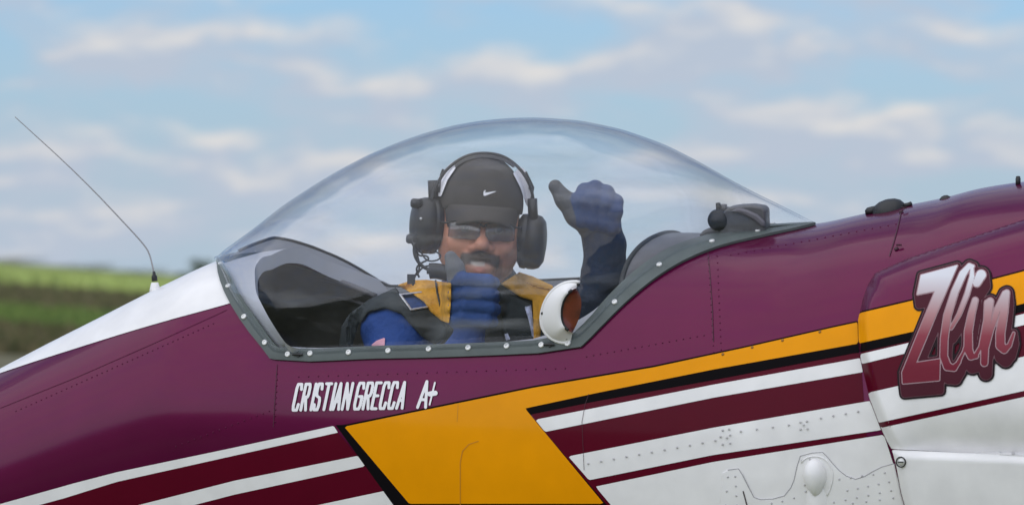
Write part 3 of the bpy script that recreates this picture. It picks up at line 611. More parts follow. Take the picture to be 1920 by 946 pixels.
# ventilation scoop on the glass
CV = np.vstack(rows_glass); CPX = pix(CV); NEARM = to_l(CV)[:, 1] < -.03
def glass_frame(u, v):
    d = np.hypot(CPX[:, 0]-u, CPX[:, 1]-v)+(~NEARM)*1e6; ids = np.argsort(d)[:14]; P = CV[ids]; c = P.mean(0); U_, S_, Vt = np.linalg.svd(P-c); n = Vt[2]; n = n*-np.sign(n[1]); return c, n
GC, GN = glass_frame(1056, 590)
def og(u, v, out=0.0):
    d = ray(u, v); s = ((GC+GN*np.asarray(out)[..., None]-CAM)*GN).sum(-1)/(d@GN); return CAM+d*s[..., None]
def arcpx(pts, n=28): return smooth_poly(np.array(pts, float), n, 3)
ro = arcpx([(1087,529),(1075,527),(1055,531),(1035,544),(1021,565),(1014,590),(1015,612),(1025,628),(1041,639),(1058,643),(1070,641)])
ri = arcpx([(1080,539),(1070,542),(1058,553),(1050,570),(1048,590),(1051,607),(1061,619),(1073,625)])
rws = []
for k in range(10):
    f = k/9; q = ro*(1-f)+ri*f; rws.append(og(q[:, 0], q[:, 1], np.full(28, .004+.024*math.sin(f*math.pi/2)**.8)*np.r_[np.linspace(.2, 1, 6), np.ones(16), np.linspace(1, .2, 6)]))
inn_ = og(ri[:, 0]+2.5, ri[:, 1], np.full(28, .026)*np.r_[np.linspace(.2, 1, 6), np.ones(16), np.linspace(1, .2, 6)])
VENT = mesh('air_scoop', *loft(rws+[inn_]), M['vent'], PLANE)
fl = [og(ro[:, 0], ro[:, 1], np.full(28, .0055)), ]
mesh('flange', *tube(og(ro[:, 0], ro[:, 1], np.full(28, .003)), .0035, 8), M['vent'], VENT)
rl_ = np.array([(1080,540),(1086,549),(1090,560),(1090,576),(1087,592),(1082,606),(1073,624)], float); rl_ = smooth_poly(rl_, 28)
rws = []
for k in range(8):
    f = k/7; q = (ri+[3, 0])*(1-f)+rl_*f; rws.append(og(q[:, 0], q[:, 1], np.full(28, .020*(1-f)**1.5+.002)))
mesh('scoop_lining', *loft(rws), M['rust'], VENT)
mesh('scoop_lip', *tube(og(ri[3:-3, 0]+3.5, ri[3:-3, 1], np.full(22, .0225)), .0032, 8), M['dark'], VENT)
for (u, v) in ((1084, 533), (1017, 587), (1062, 634)):
    mesh('scoop_screw', *lathe(og(np.array([u*1.]), np.array([v*1.]), np.array([.006]))[0], GN, [(.0028, -.002), (.0028, .0015), (.001, .002)], 10), M['dark'], VENT)
# ---------------------------------------------------------------- pilot: one continuous body from a signed distance field
def pt(u, v, Y): return at(np.array(float(u)), np.array(float(v)), Y)
SKIN = np.array([0.58, 0.25, 0.155]); BLUE = np.array([0.004, 0.046, 0.22]); GLOVE = np.array([0.010, 0.048, 0.18]); GREY = np.array([0.125, 0.128, 0.14]); NAVY = np.array([0.012, 0.022, 0.050]); DARK = np.array([.014, .017, .02]); SHIRT = np.array([.02, .03, .045])
PR = []                                                     # (kind, args, smooth k, colour)
def cone(a, b, ra, rb, k=.02, c=BLUE): PR.append(('c', (np.array(a, float), np.array(b, float), ra, rb), k, c))
def ell(c, R3, r, k=.015, col=SKIN): PR.append(('e', (np.array(c, float), np.array(R3, float), np.array(r, float)), k, col))
def d_prim(p, P):
    if p[0] == 'c':
        a, b, ra, rb = p[1]; e = b-a; k = np.clip(((P-a)@e)/max(e@e, 1e-12), 0, 1); return np.linalg.norm(P-a-k[..., None]*e, axis=-1)-(ra+(rb-ra)*k)
    c, R3, r = p[1]; q = (P-c)@R3.T; k0 = np.linalg.norm(q/r, axis=-1); k1 = np.linalg.norm(q/(r*r), axis=-1); return k0*(k0-1)/np.maximum(k1, 1e-9)
def sdf(P, raw=False):
    d = None; rs = []
    for p in PR:
        q = d_prim(p, P)
        if raw: rs.append(q)
        if d is None: d = q; continue
        k = p[2]; h = np.clip(.5+.5*(d-q)/k, 0, 1); d = d*(1-h)+q*h-k*h*(1-h)
    for c, r, k in CUT:
        q = r-np.linalg.norm(P-c, axis=-1); h = np.clip(.5+.5*(q-d)/k, 0, 1); d = d*(1-h)+q*h+k*h*(1-h)
    return (d, np.stack(rs, 0)) if raw else d
CUT = []
I3 = np.eye(3)
# trunk and legs (the legs are down in the footwell)
pel = pt(880, 1120, .46); chest = pt(893, 690, .45); neck0 = pt(912, 560, .42)
cone(pel, chest, .135, .150, .02, DARK); cone(chest, pt(897, 640, .445), .15, .135, .03, DARK)
Rs, Ls = pt(742, 618, .36), pt(1022, 612, .47)
cone(Rs, Ls, .066, .064, .05); cone(pt(800, 585, .40), pt(1000, 578, .46), .052, .050, .04)
cone(Rs, pt(765, 800, .22), .068, .055, .03); cone(pt(765, 800, .22), pt(872, 668, .125), .052, .042, .02)
elb = pt(1098, 628, .40); cone(Ls, elb, .060, .052, .03); wri = pt(1136, 475, .335)
cone(elb, pt(1136, 500, .345), .050, .043, .02, NAVY); 
for s in (-1, 1):
    h_ = pel+AX[1]*s*.09; kn = h_+AX[0]*.44+np.array([0, 0, .10]); cone(h_, kn, .085, .06, .03, NAVY); cone(kn, kn+AX[0]*.30-np.array([0, 0, .26]), .055, .04, .02, NAVY)
# head frame
HC = pt(899, 428, .37); hu = np.array([.07, -.02, 1.]); hu /= np.linalg.norm(hu); hf = np.array([.07, -1, -.03]); hf -= hu*(hf@hu); hf /= np.linalg.norm(hf); hr = np.cross(hu, hf); hr *= np.sign(hr[0]); HR = np.stack([hr, hf, hu])
def H(x, y, z): return HC+np.array([x, y, z], float)@HR
NB = len(PR)
ell(H(0, -.015, .045), HR, (.081, .098, .092), .02); ell(H(0, .028, -.025), HR, (.074, .062, .082), .03)
cone(H(-.052, .000, -.055), H(0, .056, -.098), .026, .024, .03, SKIN); cone(H(.052, .000, -.055), H(0, .056, -.098), .026, .024, .03, SKIN)
ell(H(0, .072, -.099), HR, (.023, .018, .017), .02)
for s in (-1, 1):
    ell(H(.040*s, .064, -.030), HR, (.024, .020, .019), .018); ell(H(.082*s, -.008, -.012), HR, (.010, .02, .032), .01)
    ell(H(.016*s, .094, -.037), HR, (.010, .012, .009), .008)
    cone(H(.010*s, .086, .022), H(.050*s, .070, .020), .010, .008, .012, SKIN)
cone(H(0, .085, .012), H(0, .110, -.030), .008, .0135, .012, SKIN)
ell(H(0, .086, -.066), HR, (.036, .012, .022), .015)
cone(H(-.028, .084, -.058), H(0, .098, -.0625), .004, .0065, .006, SKIN*[.9, .6, .6]); cone(H(.028, .084, -.058), H(0, .098, -.0625), .004, .0065, .006, SKIN*[.9, .6, .6])
cone(H(-.022, .084, -.076), H(0, .094, -.083), .004, .0072, .006, SKIN*[.9, .6, .6]); cone(H(.022, .084, -.076), H(0, .094, -.083), .004, .0072, .006, SKIN*[.9, .6, .6])
NH = len(PR)
cone(H(0, -.022, -.07), neck0, .056, .062, .025, SKIN); cone(neck0+[0, 0, .012], neck0-[0, 0, .05], .070, .085, .02, DARK)
for s in (-1, 1): CUT.append((H(.033*s, .098, .000), .017, .012))
CUT.append((H(0, .106, -.0695), .0105, .005)); CUT.append((H(-.014, .101, -.0675), .008, .005)); CUT.append((H(.014, .101, -.0675), .008, .005))
# right hand: thumbs up in front of the chest (fingers stacked, knuckles towards the camera)
def hand(pts, r, col, k=.005):
    for a, b, ra, rb in zip(pts[:-1], pts[1:], r[:-1], r[1:]): cone(a, b, ra, rb, k, col)
cone(pt(874, 664, .125), pt(880, 622, .120), .036, .034, .02, BLUE)
ell(pt(878, 572, .118), I3, (.036, .034, .050), .018, GLOVE)
for i, (v, l) in enumerate(((528, 0), (553, 3), (578, 2), (601, -3))):
    hand([pt(852, v, .112), pt(872+l, v-4, .078), pt(915+l, v-1, .074), pt(925+l, v+2, .105), pt(898, v+5, .118)], [.0145, .0152, .0148, .0135, .0120], GLOVE, .0025)
hand([pt(866, 545, .125), pt(858, 520, .105), pt(853, 500, .097), pt(845, 482, .095)], [.021, .0185, .0170, .0135], GREY, .010)
# left hand: raised fist, thumb out to the left
hand([pt(1134, 505, .345), pt(1132, 462, .335), pt(1126, 440, .33)], [.043, .041, .042], NAVY, .02)
ell(pt(1122, 402, .33), np.stack([[.94, 0, -.34], [0, 1, 0], [.34, 0, .94]]), (.046, .034, .046), .02, GLOVE*.7)
for i, (a, b, c_, r_) in enumerate((((1096, 358), (1088, 376), (1092, 412), .0165), ((1116, 354), (1112, 372), (1114, 416), .0170), ((1137, 362), (1136, 382), (1134, 420), .0165), ((1155, 378), (1154, 396), (1148, 426), .0150))):
    hand([pt(a[0], a[1]+8, .33), pt(*a, .305), pt(b[0], b[1], .285), pt(c_[0], c_[1], .290), pt(c_[0]+3, c_[1]-6, .318)], [.016, r_, r_, r_*.9, r_*.8], GLOVE*.7, .007)
hand([pt(1112, 430, .315), pt(1080, 405, .300), pt(1058, 374, .298), pt(1041, 350, .300)], [.024, .021, .0175, .0145], GREY*.5, .012)
# ---- surface nets on a sparse grid
def surface_net(fn, lo, hi, h):
    lo = np.array(lo); n = np.ceil((np.array(hi)-lo)/h).astype(int)+1; B = 8
    nb = np.ceil(n/B).astype(int); n = nb*B+1
    ci = np.stack(np.meshgrid(*[np.arange(k) for k in nb], indexing='ij'), -1).reshape(-1, 3)
    dc = fn(lo+(ci*B+B/2)*h); act = ci[np.abs(dc) < B*h*.87+.022]
    Dg = np.full(n, np.nan, np.float32); loc = np.stack(np.meshgrid(*[np.arange(B+1)]*3, indexing='ij'), -1).reshape(-1, 3)
    for s in range(0, len(act), 400):
        G = (act[s:s+400, None, :]*B+loc[None]).reshape(-1, 3); Dg[G[:, 0], G[:, 1], G[:, 2]] = fn(lo+G*h)
    cs = [Dg[i:n[0]-1+i, j:n[1]-1+j, k:n[2]-1+k] for i in (0, 1) for j in (0, 1) for k in (0, 1)]
    neg = sum((c < 0).astype(np.int8) for c in cs); ok = ~np.isnan(sum(cs)); cell = ok & (neg > 0) & (neg < 8)
    idx = np.argwhere(cell); vid = np.full(cell.shape, -1, np.int64); vid[cell] = np.arange(len(idx))
    off = np.array([(i, j, k) for i in (0, 1) for j in (0, 1) for k in (0, 1)]); val = np.stack([c[cell] for c in cs], 0)
    acc = np.zeros((len(idx), 3)); cnt = np.zeros(len(idx))
    for a in range(8):
        for b in range(a+1, 8):
            if np.abs(off[a]-off[b]).sum() != 1: continue
            m = (val[a] < 0) != (val[b] < 0); t = np.where(m, val[a]/np.where(m, val[a]-val[b], 1), 0)
            acc += (off[a]+t[:, None]*(off[b]-off[a]))*m[:, None]; cnt += m
    V = lo+(idx+acc/cnt[:, None])*h; F = []
    for ax in range(3):
        u_, v_ = (ax+1) % 3, (ax+2) % 3; sl0 = [slice(None)]*3; sl1 = [slice(None)]*3; sl0[ax] = slice(0, n[ax]-1); sl1[ax] = slice(1, n[ax])
        d0 = Dg[tuple(sl0)]; d1 = Dg[tuple(sl1)]; e = np.argwhere(((d0 < 0) != (d1 < 0)) & ~np.isnan(d0) & ~np.isnan(d1)); s0 = d0[e[:, 0], e[:, 1], e[:, 2]] < 0
        q = []
        for du, dv in ((-1, -1), (0, -1), (0, 0), (-1, 0)):
            g = e.copy(); g[:, u_] += du; g[:, v_] += dv; g = np.clip(g, 0, np.array(cell.shape)-1); q.append(vid[g[:, 0], g[:, 1], g[:, 2]])
        q = np.stack(q, 1); good = (q >= 0).all(1); q = q[good]; s0 = s0[good]; q[~s0] = q[~s0][:, ::-1]; F.append(q)
    return V, np.vstack(F)
lo = np.array([-.34, -.02, 1.0]); hi = np.array([.62, .80, 2.0])
Vb, Fb = surface_net(sdf, lo, hi, .0030)
_, raw = sdf(Vb, True); near_i = raw.argmin(0); tone = np.array([p[3] for p in PR])[near_i]
def disp(V, F, tri_n=True):                                # cloth folds: push the surface along its own normals
    n = np.zeros_like(V); fn_ = np.cross(V[F[:, 2]]-V[F[:, 0]], V[F[:, 3]]-V[F[:, 1]])
    for a in range(4): np.add.at(n, F[:, a], fn_)
    n /= np.maximum(np.linalg.norm(n, axis=1, keepdims=True), 1e-12); r = np.random.default_rng(3); h = np.zeros(len(V)); q = V+.03*np.sin(V[:, [1, 2, 0]]*23+[.4, 1.9, 3.1])
    for k, (f, a) in enumerate(((38, .5), (55, .4), (85, .28), (130, .16))):
        for _ in range(3): d = r.normal(size=3)*[.7, .7, 1.2]; d /= np.linalg.norm(d); h += a*(1-2*np.abs(np.sin(q@d*f/2+r.random()*6)))
    return n, h/2
nrm, fold = disp(Vb, Fb)
is_blue = np.array([p[3] is BLUE or p[3] is NAVY for p in PR])[near_i]; is_glove = np.array([p[3][0] in (GREY[0], GREY[0]*.5, GLOVE[0], GLOVE[0]*.7) for p in PR])[near_i]
Vb = Vb+nrm*(fold*(.0042*is_blue+.0016*is_glove))[:, None]
# skin detail on the head: beard shadow, brows, lips, teeth
hl = (Vb-HC)@HR.T; head = (near_i >= NB) & (near_i <= NH)
rng = np.random.default_rng(5); jit = rng.random(len(Vb))
stub = head & (hl[:, 2] < -.042) & (hl[:, 2] > -.14); g = np.clip((-.042-hl[:, 2])/.03, 0, 1)*.35; tone[stub] = (tone*(1-g[:, None])+np.array([.10, .07, .06])*g[:, None])[stub]
mou = head & (np.abs(hl[:, 0]) < .040) & (hl[:, 2] > -.0635-.38*np.abs(hl[:, 0])) & (hl[:, 2] < -.0425-.22*np.abs(hl[:, 0])) & (hl[:, 1] > .07)
goat = head & (((hl[:, 0]/.030)**2+((hl[:, 2]+.107)/.018)**2) < 1) & (hl[:, 1] > .05)
side_b = head & (np.abs(np.abs(hl[:, 0])-.040) < .007) & (hl[:, 2] < -.058) & (hl[:, 2] > -.105) & (hl[:, 1] > .04)
tone[mou | goat] = np.array([.050, .034, .028])*(.6+.8*jit[mou | goat])[:, None]; tone[side_b] = tone[side_b]*.55
th = head & (np.abs(hl[:, 0]+.004) < .014) & (np.abs(hl[:, 2]+.0690) < .0038) & (hl[:, 1] > .075); tone[th] = [.45, .41, .36]
hair = head & (hl[:, 2] > -.0) & (hl[:, 1] < .02); tone[hair] = [.02, .016, .014]
brow = head & (np.abs(hl[:, 2]-.024-.0*hl[:, 0]) < .006) & (np.abs(np.abs(hl[:, 0])-.032) < .024) & (hl[:, 1] > .06); tone[brow] = [.05, .035, .03]
def blur_tone(T, F, it):
    for _ in range(it):
        acc = np.zeros_like(T); c = np.zeros(len(T))
        for a in range(4):
            b = (a+1) % 4; np.add.at(acc, F[:, a], T[F[:, b]]); np.add.at(c, F[:, a], 1); np.add.at(acc, F[:, b], T[F[:, a]]); np.add.at(c, F[:, b], 1)
        T = .5*T+.5*acc/np.maximum(c, 1)[:, None]
    return T
tb = blur_tone(tone, Fb, 2); tone[head] = tb[head]
PILOT = empty('person', tuple(float(k) for k in (pel[0], pel[1], pel[2]-.13)))
tag(PILOT, 'pilot in blue jacket, black cap and gloves giving two thumbs up inside the canopy', 'person')
fm = (head[Fb].sum(1) >= 3).astype(int)
mesh('body', Vb, Fb, None, PILOT, True, [M['cloth'], M['skin']], fm, tone)
for s in (-1, 1):
    e_ = mesh('eye', *lathe(H(.033*s, .074, .001), hf, [(.001, -.011), (.008, -.008), (.011, 0), (.0095, .0055), (.006, .009), (.001, .011)], 16), M['teeth'], PILOT)
    mesh('iris', *lathe(H(.033*s+.002, .0845, .001), hf, [(.0052, 0), (.0048, .0012), (.001, .0018)], 14), M['dark'], e_)
# ---- things that lie on the body: ray-march from the photographed outline on to the body
def march(u, v):
    u = np.asarray(u, float); d = ray(u, v); d /= np.linalg.norm(d, axis=-1, keepdims=True); t = np.full(u.shape, 9.9); best = np.full(u.shape, 9.); tb_ = t.copy()
    for _ in range(70):
        q = sdf(CAM+d*t[..., None]); b = q < best; best = np.where(b, q, best); tb_ = np.where(b, t, tb_); t = np.where(q > .0004, t+np.maximum(q, .0004)*.9, t); t = np.minimum(t, 10.9)
    P = CAM+d*tb_[..., None]; return P
def drape(name, m, pts, th, res=3.0, parent=None, lift=0.0, sub=0, r=None, line=False):
    p = np.array(pts, float); pad = (np.max(r) if line else 0)+4; us = np.arange(p[:, 0].min()-pad, p[:, 0].max()+pad+res, res); vs = np.arange(p[:, 1].min()-pad, p[:, 1].max()+pad+res, res)
    G, F = clip_grid(us, vs, (lambda U, Vv: sd_line(U, Vv, p, r)) if line else (lambda U, Vv: sd_poly(U, Vv, p)))
    B = march(G[:, 0], G[:, 1])
    # keep the sheet whole: relax the depths a little where the body falls away
    nb = [[] for _ in G]
    for f in F:
        for a, b in zip(f, f[1:]+f[:1]): nb[a].append(b); nb[b].append(a)
    y = B[:, 1].copy()
    for _ in range(14): y = np.minimum(y, np.array([y[k].mean() if k else 0 for k in nb])+.0015) if True else y
    B = at(G[:, 0], G[:, 1], y); n = CAM-B; n /= np.linalg.norm(n, axis=1, keepdims=True)
    edge = np.clip(-(sd_line(G[:, 0], G[:, 1], p, r) if line else sd_poly(G[:, 0], G[:, 1], p))/5, 0, 1)
    Wt = B+n*(lift+th*(.45+.55*np.sqrt(edge)))[:, None]; V, F = skirt(Wt, F, B-n*.004)
    return crease(mesh(name, V, F, m, parent or PILOT), 60)
HAR = empty('harness', tuple(float(k) for k in neck0-[0, .1, .15])); tag(HAR, 'parachute harness with yellow padded collar, dark straps and silver buckle on the pilot', 'harness')
drape('collar_pad', M['pad'], [(744,534),(772,525),(800,524),(846,530),(846,560),(842,606),(826,600),(808,586),(796,566),(770,548)], .012, 3, HAR)
drape('collar_pad', M['pad'], [(938,532),(972,511),(1006,524),(1038,540),(1034,556),(1021,575),(1015,600),(1012,645),(999,645),(1000,600),(998,563),(975,556)], .012, 3, HAR)
drape('collar_flap', M['pad'], [(972,509),(1000,518),(1038,536),(1034,545),(1000,537),(968,520)], .022, 3, HAR)
drape('shoulder_strap', M['strap'], [(640,612),(655,588),(690,562),(742,538),(752,552),(770,582),(800,577),(842,612),(836,632),(815,646),(790,630),(752,588),(722,577),(690,584),(672,608),(660,650),(635,650)], .010, 3, HAR, .002)
drape('shoulder_strap', M['strap'], [(936,545),(962,555),(996,570),(1004,650),(946,650),(942,600)], .009, 3, HAR, .001)
drape('harness_cloth', M['check'], [(981,573),(996,571),(1000,610),(1003,636),(996,630),(990,602)], .013, 2.5, HAR)
drape('buckle', M['silver'], [(750,551),(771,580),(801,575)], .009, 1.6, HAR, .008, r=2.0, line=True)
drape('buckle', M['silver'], [(752,551),(790,547)], .009, 1.6, HAR, .008, r=1.4, line=True)
drape('strap_cord', M['dark'], [(817,526),(820,548),(826,574),(832,598),(838,612)], .006, 1.6, HAR, .012, r=2.0, line=True)
drape('sleeve_patch', M['patch'], [(694,648),(706,638),(722,632),(721,648)], .003, 2, PILOT, .002)
drape('shirt_badge', M['check'], [(946,626),(952,624),(957,636),(949,638)], .003, 1.6, PILOT, .010)
# ---- cap
def capsurf(az, el, r=(.0865, .106, .100), c=(0, -.012, .050)): return H(c[0]+r[0]*math.cos(el)*math.sin(az), c[1]+r[1]*math.cos(el)*math.cos(az), c[2]+r[2]*math.sin(el))
rows = []
for j in range(18):
    e = -.16+(math.pi/2+.16)*j/17; rows.append([capsurf(2*math.pi*k/64, e+.05*math.cos(2*math.pi*k/64)*(1-j/17)) for k in range(64)])
rows = [[p*.985+HC*.015 for p in rows[0]]]+rows
CAP = mesh('cap', *loft(rows, True), M['cap'], PILOT)
rows = []
for s_, lift in ((0, .002), (1, -.003)):
    for j in range(9):
        f = (j/8 if s_ == 0 else 1-j/8); rr = []
        for k in range(25):
            a = (k/24-.5)*2.3; base = np.array([.085*math.sin(a), -.012+.104*math.cos(a), .046]); tip = np.array([.080*math.sin(a*.92), -.012+.104*math.cos(a)+.052*math.cos(a*1.25)**.7 if abs(a*1.25) < 1.57 else -.012+.104*math.cos(a), .018-.020*(math.sin(a)**2)])
            q = base*(1-f)+tip*f+np.array([0, 0, .006*math.sin(f*math.pi)+lift]); rr.append(H(*q))
        rows.append(rr)
o = mesh('brim', *loft(rows), M['cap'], CAP)
# small curved tick on the front of the cap
tk = smooth_poly([(.001, .078), (-.004, .0715), (-.001, .0695), (.010, .0735), (.022, .0775)], 16); tw = np.interp(np.linspace(0, 1, 16), [0, .3, .5, 1], [.0012, .0034, .0026, .0004]); V1 = []
for s_ in (1, -1):
    for (x, z), t_ in zip(tk, tw):
        zz_ = z+t_*s_; el = math.asin(min(.99, (zz_-.05)/.100)); az = math.asin(x/(.0865*math.cos(el))); V1.append(capsurf(az, el, (.0880, .1075, .1015)))
mesh('cap_tick', np.array(V1), [[i, i+1, 17+i, 16+i] for i in range(15)], M['whiteprint'], CAP)
# ---- glasses
GL = empty('safety_glasses', tuple(float(k) for k in H(0, .1, 0))); tag(GL, 'grey tinted wraparound glasses on the pilot\'s face below the cap brim', 'glasses')
for s in (-1, 1):
    rows = []
    for j in range(9):
        b = -1+2*j/8; rr = []
        for k in range(15):
            a = -1+2*k/14; x = .036+.0305*a; z = -.002+.019*b*(1-.35*abs(a)**3)-.004*abs(a); rr.append(H(s*x, .114-.9*x*x*8-.012*b*b*.3, z))
        rows.append(rr)
    o = mesh('lens', *loft(rows), M['lens'], GL); so2 = o.modifiers.new('thickness', 'SOLIDIFY'); so2.thickness = .0015
    mesh('temple', *tube([H(s*.068, .078, .008), H(s*.080, .05, .008), H(s*.084, -.02, .004)], .0022, 6), M['dark'], GL)
    mesh('frame_rim', *tube([H(s*.004, .1145, .011), H(s*.036, .106, .018), H(s*.066, .082, .012)], .0016, 6), M['dark'], GL)
mesh('bridge', *tube([H(-.007, .114, .010), H(0, .117, .006), H(.007, .114, .010)], .0022, 6), M['dark'], GL)
# ---- headset
HS_ = empty('headset', tuple(float(k) for k in H(0, 0, .0))); tag(HS_, 'black aviation headset with silver stirrups and boom microphone worn over the cap', 'headset')
def cup(c, ax, tilt, sc):
    ax = np.asarray(ax, float); ax /= np.linalg.norm(ax); up_ = np.asarray(tilt, float); up_ -= ax*(up_@ax); up_ /= np.linalg.norm(up_); fr_ = np.cross(ax, up_); rows = []
    for r, h in ((.30, -.020), (.80, -.020), (.98, -.012), (1.0, .000), (.97, .002), (.97, .005), (1.0, .007), (1.0, .022), (.94, .036), (.75, .046), (.4, .050), (.02, .051)):
        rows.append([c+ax*h*.8+(up_*math.cos(q)*sc[1]*(1-.10*math.cos(q))+fr_*math.sin(q)*sc[0])*r for q in np.linspace(0, 2*math.pi, 36, endpoint=False)])
    V, F = loft(rows, True); F.append(list(range(36))[::-1]); return mesh('ear_cup', V, F, M['hcup'], HS_), up_, fr_, ax
M['hcup'] = mat('black headset shell', (.018, .018, .020), .42, var=.1, bump=.05, bscale=400)
cl_, u1, f1, a1 = cup(H(-.098, .006, .004), -hr*.95+hf*.30, hu+hr*.05, (.040, .057)); cr_, u2, f2, a2 = cup(H(.097, -.004, -.014), hr*.97+hf*.22, hu-hr*.14, (.039, .056))
for cc, (du, df_) in ((H(-.134, .030, .042), (0, 0)), (H(-.138, .030, -.030), (0, 0))): mesh('screw_knob', *lathe(cc, -hr, [(.010, -.012), (.010, .006), (.007, .010), (.001, .011)], 14), M['hcup'], cl_)
mesh('badge', *lathe(H(-.122, .046, .012), -hr*.7+hf*.7, [(.003, -.002), (.003, .002), (.001, .0025)], 8), M['silver'], cl_)
# headband: wire arc over the cap, silver stirrups either side
arc = [H(x, .018, z) for x, z in [(-.100,.035),(-.101,.062),(-.090,.092),(-.072,.120),(-.040,.145),(-.002,.154),(.038,.150),(.072,.128),(.094,.098),(.104,.068),(.104,.045),(.098,.018)]]
mesh('headband', *tube(smooth_poly(arc, 70), .0033, 8), M['hcup'], HS_)
pad = [H(x*.97, .012, z-.005) for x, z in [(-.062,.128),(-.040,.145),(-.002,.154),(.038,.150),(.062,.136)]]; pp = smooth_poly(pad, 30); rows = [[q+hf*d+hu*e for q in pp] for d, e in ((-.020, -.004), (-.018, .003), (.014, .003), (.018, -.004))]
mesh('head_pad', *loft(rows), M['hcup'], HS_)
def cap_at(u, v):                                           # on a shell just outside the cap, or beside it
    o = (CAM-H(0, -.012, .050))@HR.T; d = ray(u, v)@HR.T; r = np.array([.0865, .106, .100])*1.05; A_ = ((d/r)**2).sum(-1); B_ = (o*d/r**2).sum(-1); C_ = ((o/r)**2).sum()-1; q = B_*B_-A_*C_
    t = (-B_-np.sqrt(np.maximum(q, 0)))/A_; P = CAM+ray(u, v)*t[..., None]; return P
for pts in ([(827,368),(815,368),(815,352),(826,325),(845,306),(860,299),(866,303),(856,312),(839,337)], [(962,325),(976,312),(984,318),(994,338),(997,352),(999,380),(992,392),(985,380),(976,352)]):
    p = np.array(pts, float); G, F = clip_grid(np.arange(p[:, 0].min()-3, p[:, 0].max()+4, 2), np.arange(p[:, 1].min()-3, p[:, 1].max()+4, 2), lambda U, Vv: sd_poly(U, Vv, p))
    t1 = cap_at(G[:, 0], G[:, 1]); V, F2 = skirt(t1, F, t1+[0, .004, 0]); mesh('stirrup', V, F2, M['whiteprint'], HS_, False)
for pts in ([(824,360),(826,340),(836,320),(848,308)], [(986,322),(997,345),(1000,352),(992,356),(995,340)], [(1000,350),(994,388)], [(834,322),(830,318),(826,330)]):
    q_ = resample(np.array(pts, float), 14); p = cap_at(q_[:, 0], q_[:, 1])-[0, .004, 0]; mesh('stirrup_rod', *tube(p, .0022, 6), M['hcup'], HS_)
for a_, r_ in (((812,356),.011), ((998,390),.010)): mesh('slider', *tube(at(np.array([a_[0], a_[0]+2.]), np.array([a_[1]-18, a_[1]+26.]), HC[1]-.008), r_, 10), M['hcup'], HS_)
def pts3(px, Y): p = np.array(px, float); return smooth_poly(at(p[:, 0], p[:, 1], Y), 40)
mesh('microphone_boom', *tube(pts3([(778,455),(776,474),(784,492),(800,505),(826,508),(845,512)], .27), .0035, 8), M['hcup'], HS_)
mesh('microphone', *tube(pts3([(800,508),(820,507),(848,515)], .265), [.006]*4+[.016]*32+[.006]*4, 12), M['hcup'], HS_)
for px in ([(776,458),(784,480),(799,478),(806,486),(790,492),(779,502),(786,520)], [(788,470),(800,490),(822,488),(828,478),(815,470)], [(772,450),(790,500),(778,515),(774,535)], [(781,516),(792,500),(812,496),(824,500)]):
    mesh('cable', *tube(pts3(px, .275), .0020, 6), M['hcup'], HS_)
mesh('cable_clip', *box(at(np.array(771.), np.array(523.), .27), I3, (.008, .006, .010)), M['hcup'], HS_, False)
# ---------------------------------------------------------------- lettering on the fuselage side
GLY = {'C': [[(1,.80),(.85,1),(.15,1),(0,.85),(0,.15),(.15,0),(.85,0),(1,.22)]], 'R': [[(0,0),(0,1),(.85,1),(1,.88),(1,.62),(.85,.5),(0,.5)],[(.5,.5),(1,0)]], 'I': [[(0,0),(0,1)]],
 'S': [[(1,.80),(.85,1),(.15,1),(0,.85),(0,.66),(.15,.54),(.85,.46),(1,.34),(1,.15),(.85,0),(.15,0),(0,.2)]], 'T': [[(0,1),(1,1)],[(.5,1),(.5,0)]], 'A': [[(0,0),(.5,1),(1,0)],[(.2,.3),(.8,.3)]], 'N': [[(0,0),(0,1),(1,0),(1,1)]],
 'G': [[(1,.80),(.85,1),(.15,1),(0,.85),(0,.15),(.15,0),(.85,0),(1,.15),(1,.48),(.55,.48)]], 'E': [[(1,1),(0,1),(0,0),(1,0)],[(0,.5),(.85,.5)]]}
def name_strokes():
    out = []
    def put(ch, x0, x1, base):                              # x at the baseline, px; slant and slope of the row
        for st in GLY[ch]:
            q = []
            for gx_, gy in st:
                x = x0+(x1-x0)*gx_+gy*10; q.append((x, base(x)-gy*48))
            out.append(q)
    bl = lambda x: 768.2-(x-550)*.018
    x = 549.5
    for ch, wd in zip('CRISTIAN', (15.5, 15.5, 8, 15, 14, 8, 17, 17)): put(ch, x+(3.5 if ch == 'I' else 0), x+wd-(4.2 if ch == 'T' else 6.6), bl); x += wd
    x = 664.5
    for ch, wd in zip('GRECCA', (17, 16, 15, 16, 16, 17)): put(ch, x, x+wd-6.4, bl); x += wd
    put('A', 784, 799, lambda x: 763)
    return out
ST = name_strokes()
def sd_name(U, Vv):
    d = np.full(U.shape, 1e9)
    for q in ST: d = np.minimum(d, sd_line(U, Vv, q, 2.7))
    d = np.minimum(d, sd_line(U, Vv, [(806.5,758),(816.5,717)], [1.6, 1.6])); d = np.minimum(d, sd_line(U, Vv, [(807,738),(817,736.5)], 4.6))
    return d
decal('name_lettering', M['whiteprint'], sd_name, (540, 706, 830, 780), 1.0, 0.0026)
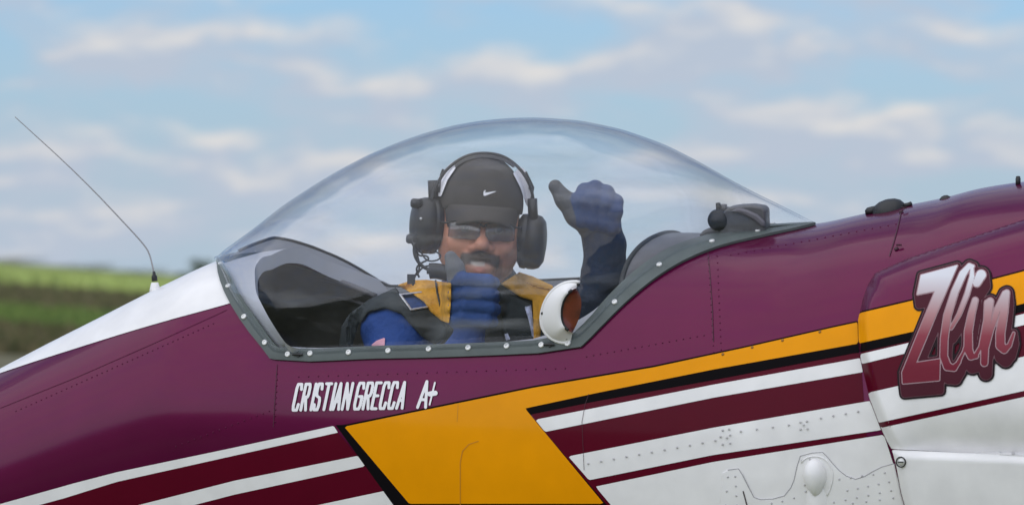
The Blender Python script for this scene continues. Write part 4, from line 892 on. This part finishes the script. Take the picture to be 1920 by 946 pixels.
# script word on the cowl: dark outline, red drop, graded face
ZP = [(1729,518),(1796,500),(1789,516),(1757,588),(1718,681),(1763,674),(1762,712),(1695,718),(1694,698),(1735,598),(1756,546),(1722,553)]
def face(U, Vv):
    d = sd_poly(U, Vv, ZP)-.8
    L_ = [([(1826,501),(1819,500),(1807,515),(1792,548),(1778,592),(1772,635),(1771,668),(1778,687),(1790,690),(1800,678)], [3,5,7.5,7.5,7.5,7.5,7.5,8,6,3]), ([(1824,502),(1824,520),(1815,552),(1800,590),(1785,616)], [3,5,5,4,2.5]), ([(1797,682),(1808,660),(1814,640)], [3.5,2,1.5]),
          ([(1830,564),(1823,590),(1817,622),(1817,655),(1822,668),(1832,668)], [6,7,8,8.5,7,4]), ([(1830,668),(1840,650),(1850,600),(1852,568)], [4,3,4,5]),
          ([(1858,566),(1852,610),(1848,650),(1847,680)], [7,7.5,7.5,7]), ([(1850,660),(1860,620),(1872,580),(1886,552)], [3,4,6,6.5]), ([(1889,550),(1884,585),(1877,625),(1877,648),(1884,655),(1894,648),(1902,625)], [6,8,9,9,8,4,2])]
    for q, r in L_: d = np.minimum(d, sd_line(U, Vv, q, np.array(r)*.86))
    d = np.minimum(d, sd_line(U, Vv, [(1833,532),(1841,517)], [7, 9]))
    return d
bbz = (1672, 480, 1925, 752)
def drop(U, Vv):
    d = face(U, Vv)
    for k in range(1, 6): d = np.minimum(d, face(U-1.0*k*.5, Vv-4.0*k))
    return d
decal('script_outline', mat('script outline', (.014, .005, .008), .5, spec=.15), lambda U, Vv: drop(U, Vv)-10, bbz, 2.0, .0028)
decal('script_edge', mat('script edge', (.15, .07, .085), .5, spec=.15), lambda U, Vv: drop(U, Vv)-6.4, bbz, 2.0, .0032)
decal('script_drop', mat('script drop', (.065, .008, .018), .5, spec=.15), lambda U, Vv: drop(U, Vv)-5.3, bbz, 2.0, .0036)
decal('script_rim', mat('script rim', (.30, .16, .18), .35, coat=.6), lambda U, Vv: face(U, Vv)-1.9, bbz, 1.5, .0040)
def script_mat():                                           # printed grade from pale grey to red, fixed to the lettering's own height
    m = D.materials.new('script face'); m.use_nodes = True; t = m.node_tree; b = t.nodes['Principled BSDF']; b.inputs['Roughness'].default_value = .35; b.inputs['Specular IOR Level'].default_value = .15
    tc = N(t, 'ShaderNodeTexCoord'); sp_ = N(t, 'ShaderNodeSeparateXYZ'); t.links.new(tc.outputs['Generated'], sp_.inputs[0]); r = N(t, 'ShaderNodeValToRGB'); t.links.new(sp_.outputs['Z'], r.inputs[0])
    e = r.color_ramp.elements; e[0].position = .14; e[0].color = (.16, .010, .026, 1); e[1].position = .90; e[1].color = (.66, .66, .70, 1)
    for p, c in ((.40, (.26, .045, .065, 1)), (.58, (.42, .22, .23, 1)), (.74, (.52, .43, .45, 1))): q = e.new(p); q.color = c
    t.links.new(r.outputs[0], b.inputs['Base Color']); return m
decal('script_lettering', script_mat(), face, bbz, 1.5, .0044)
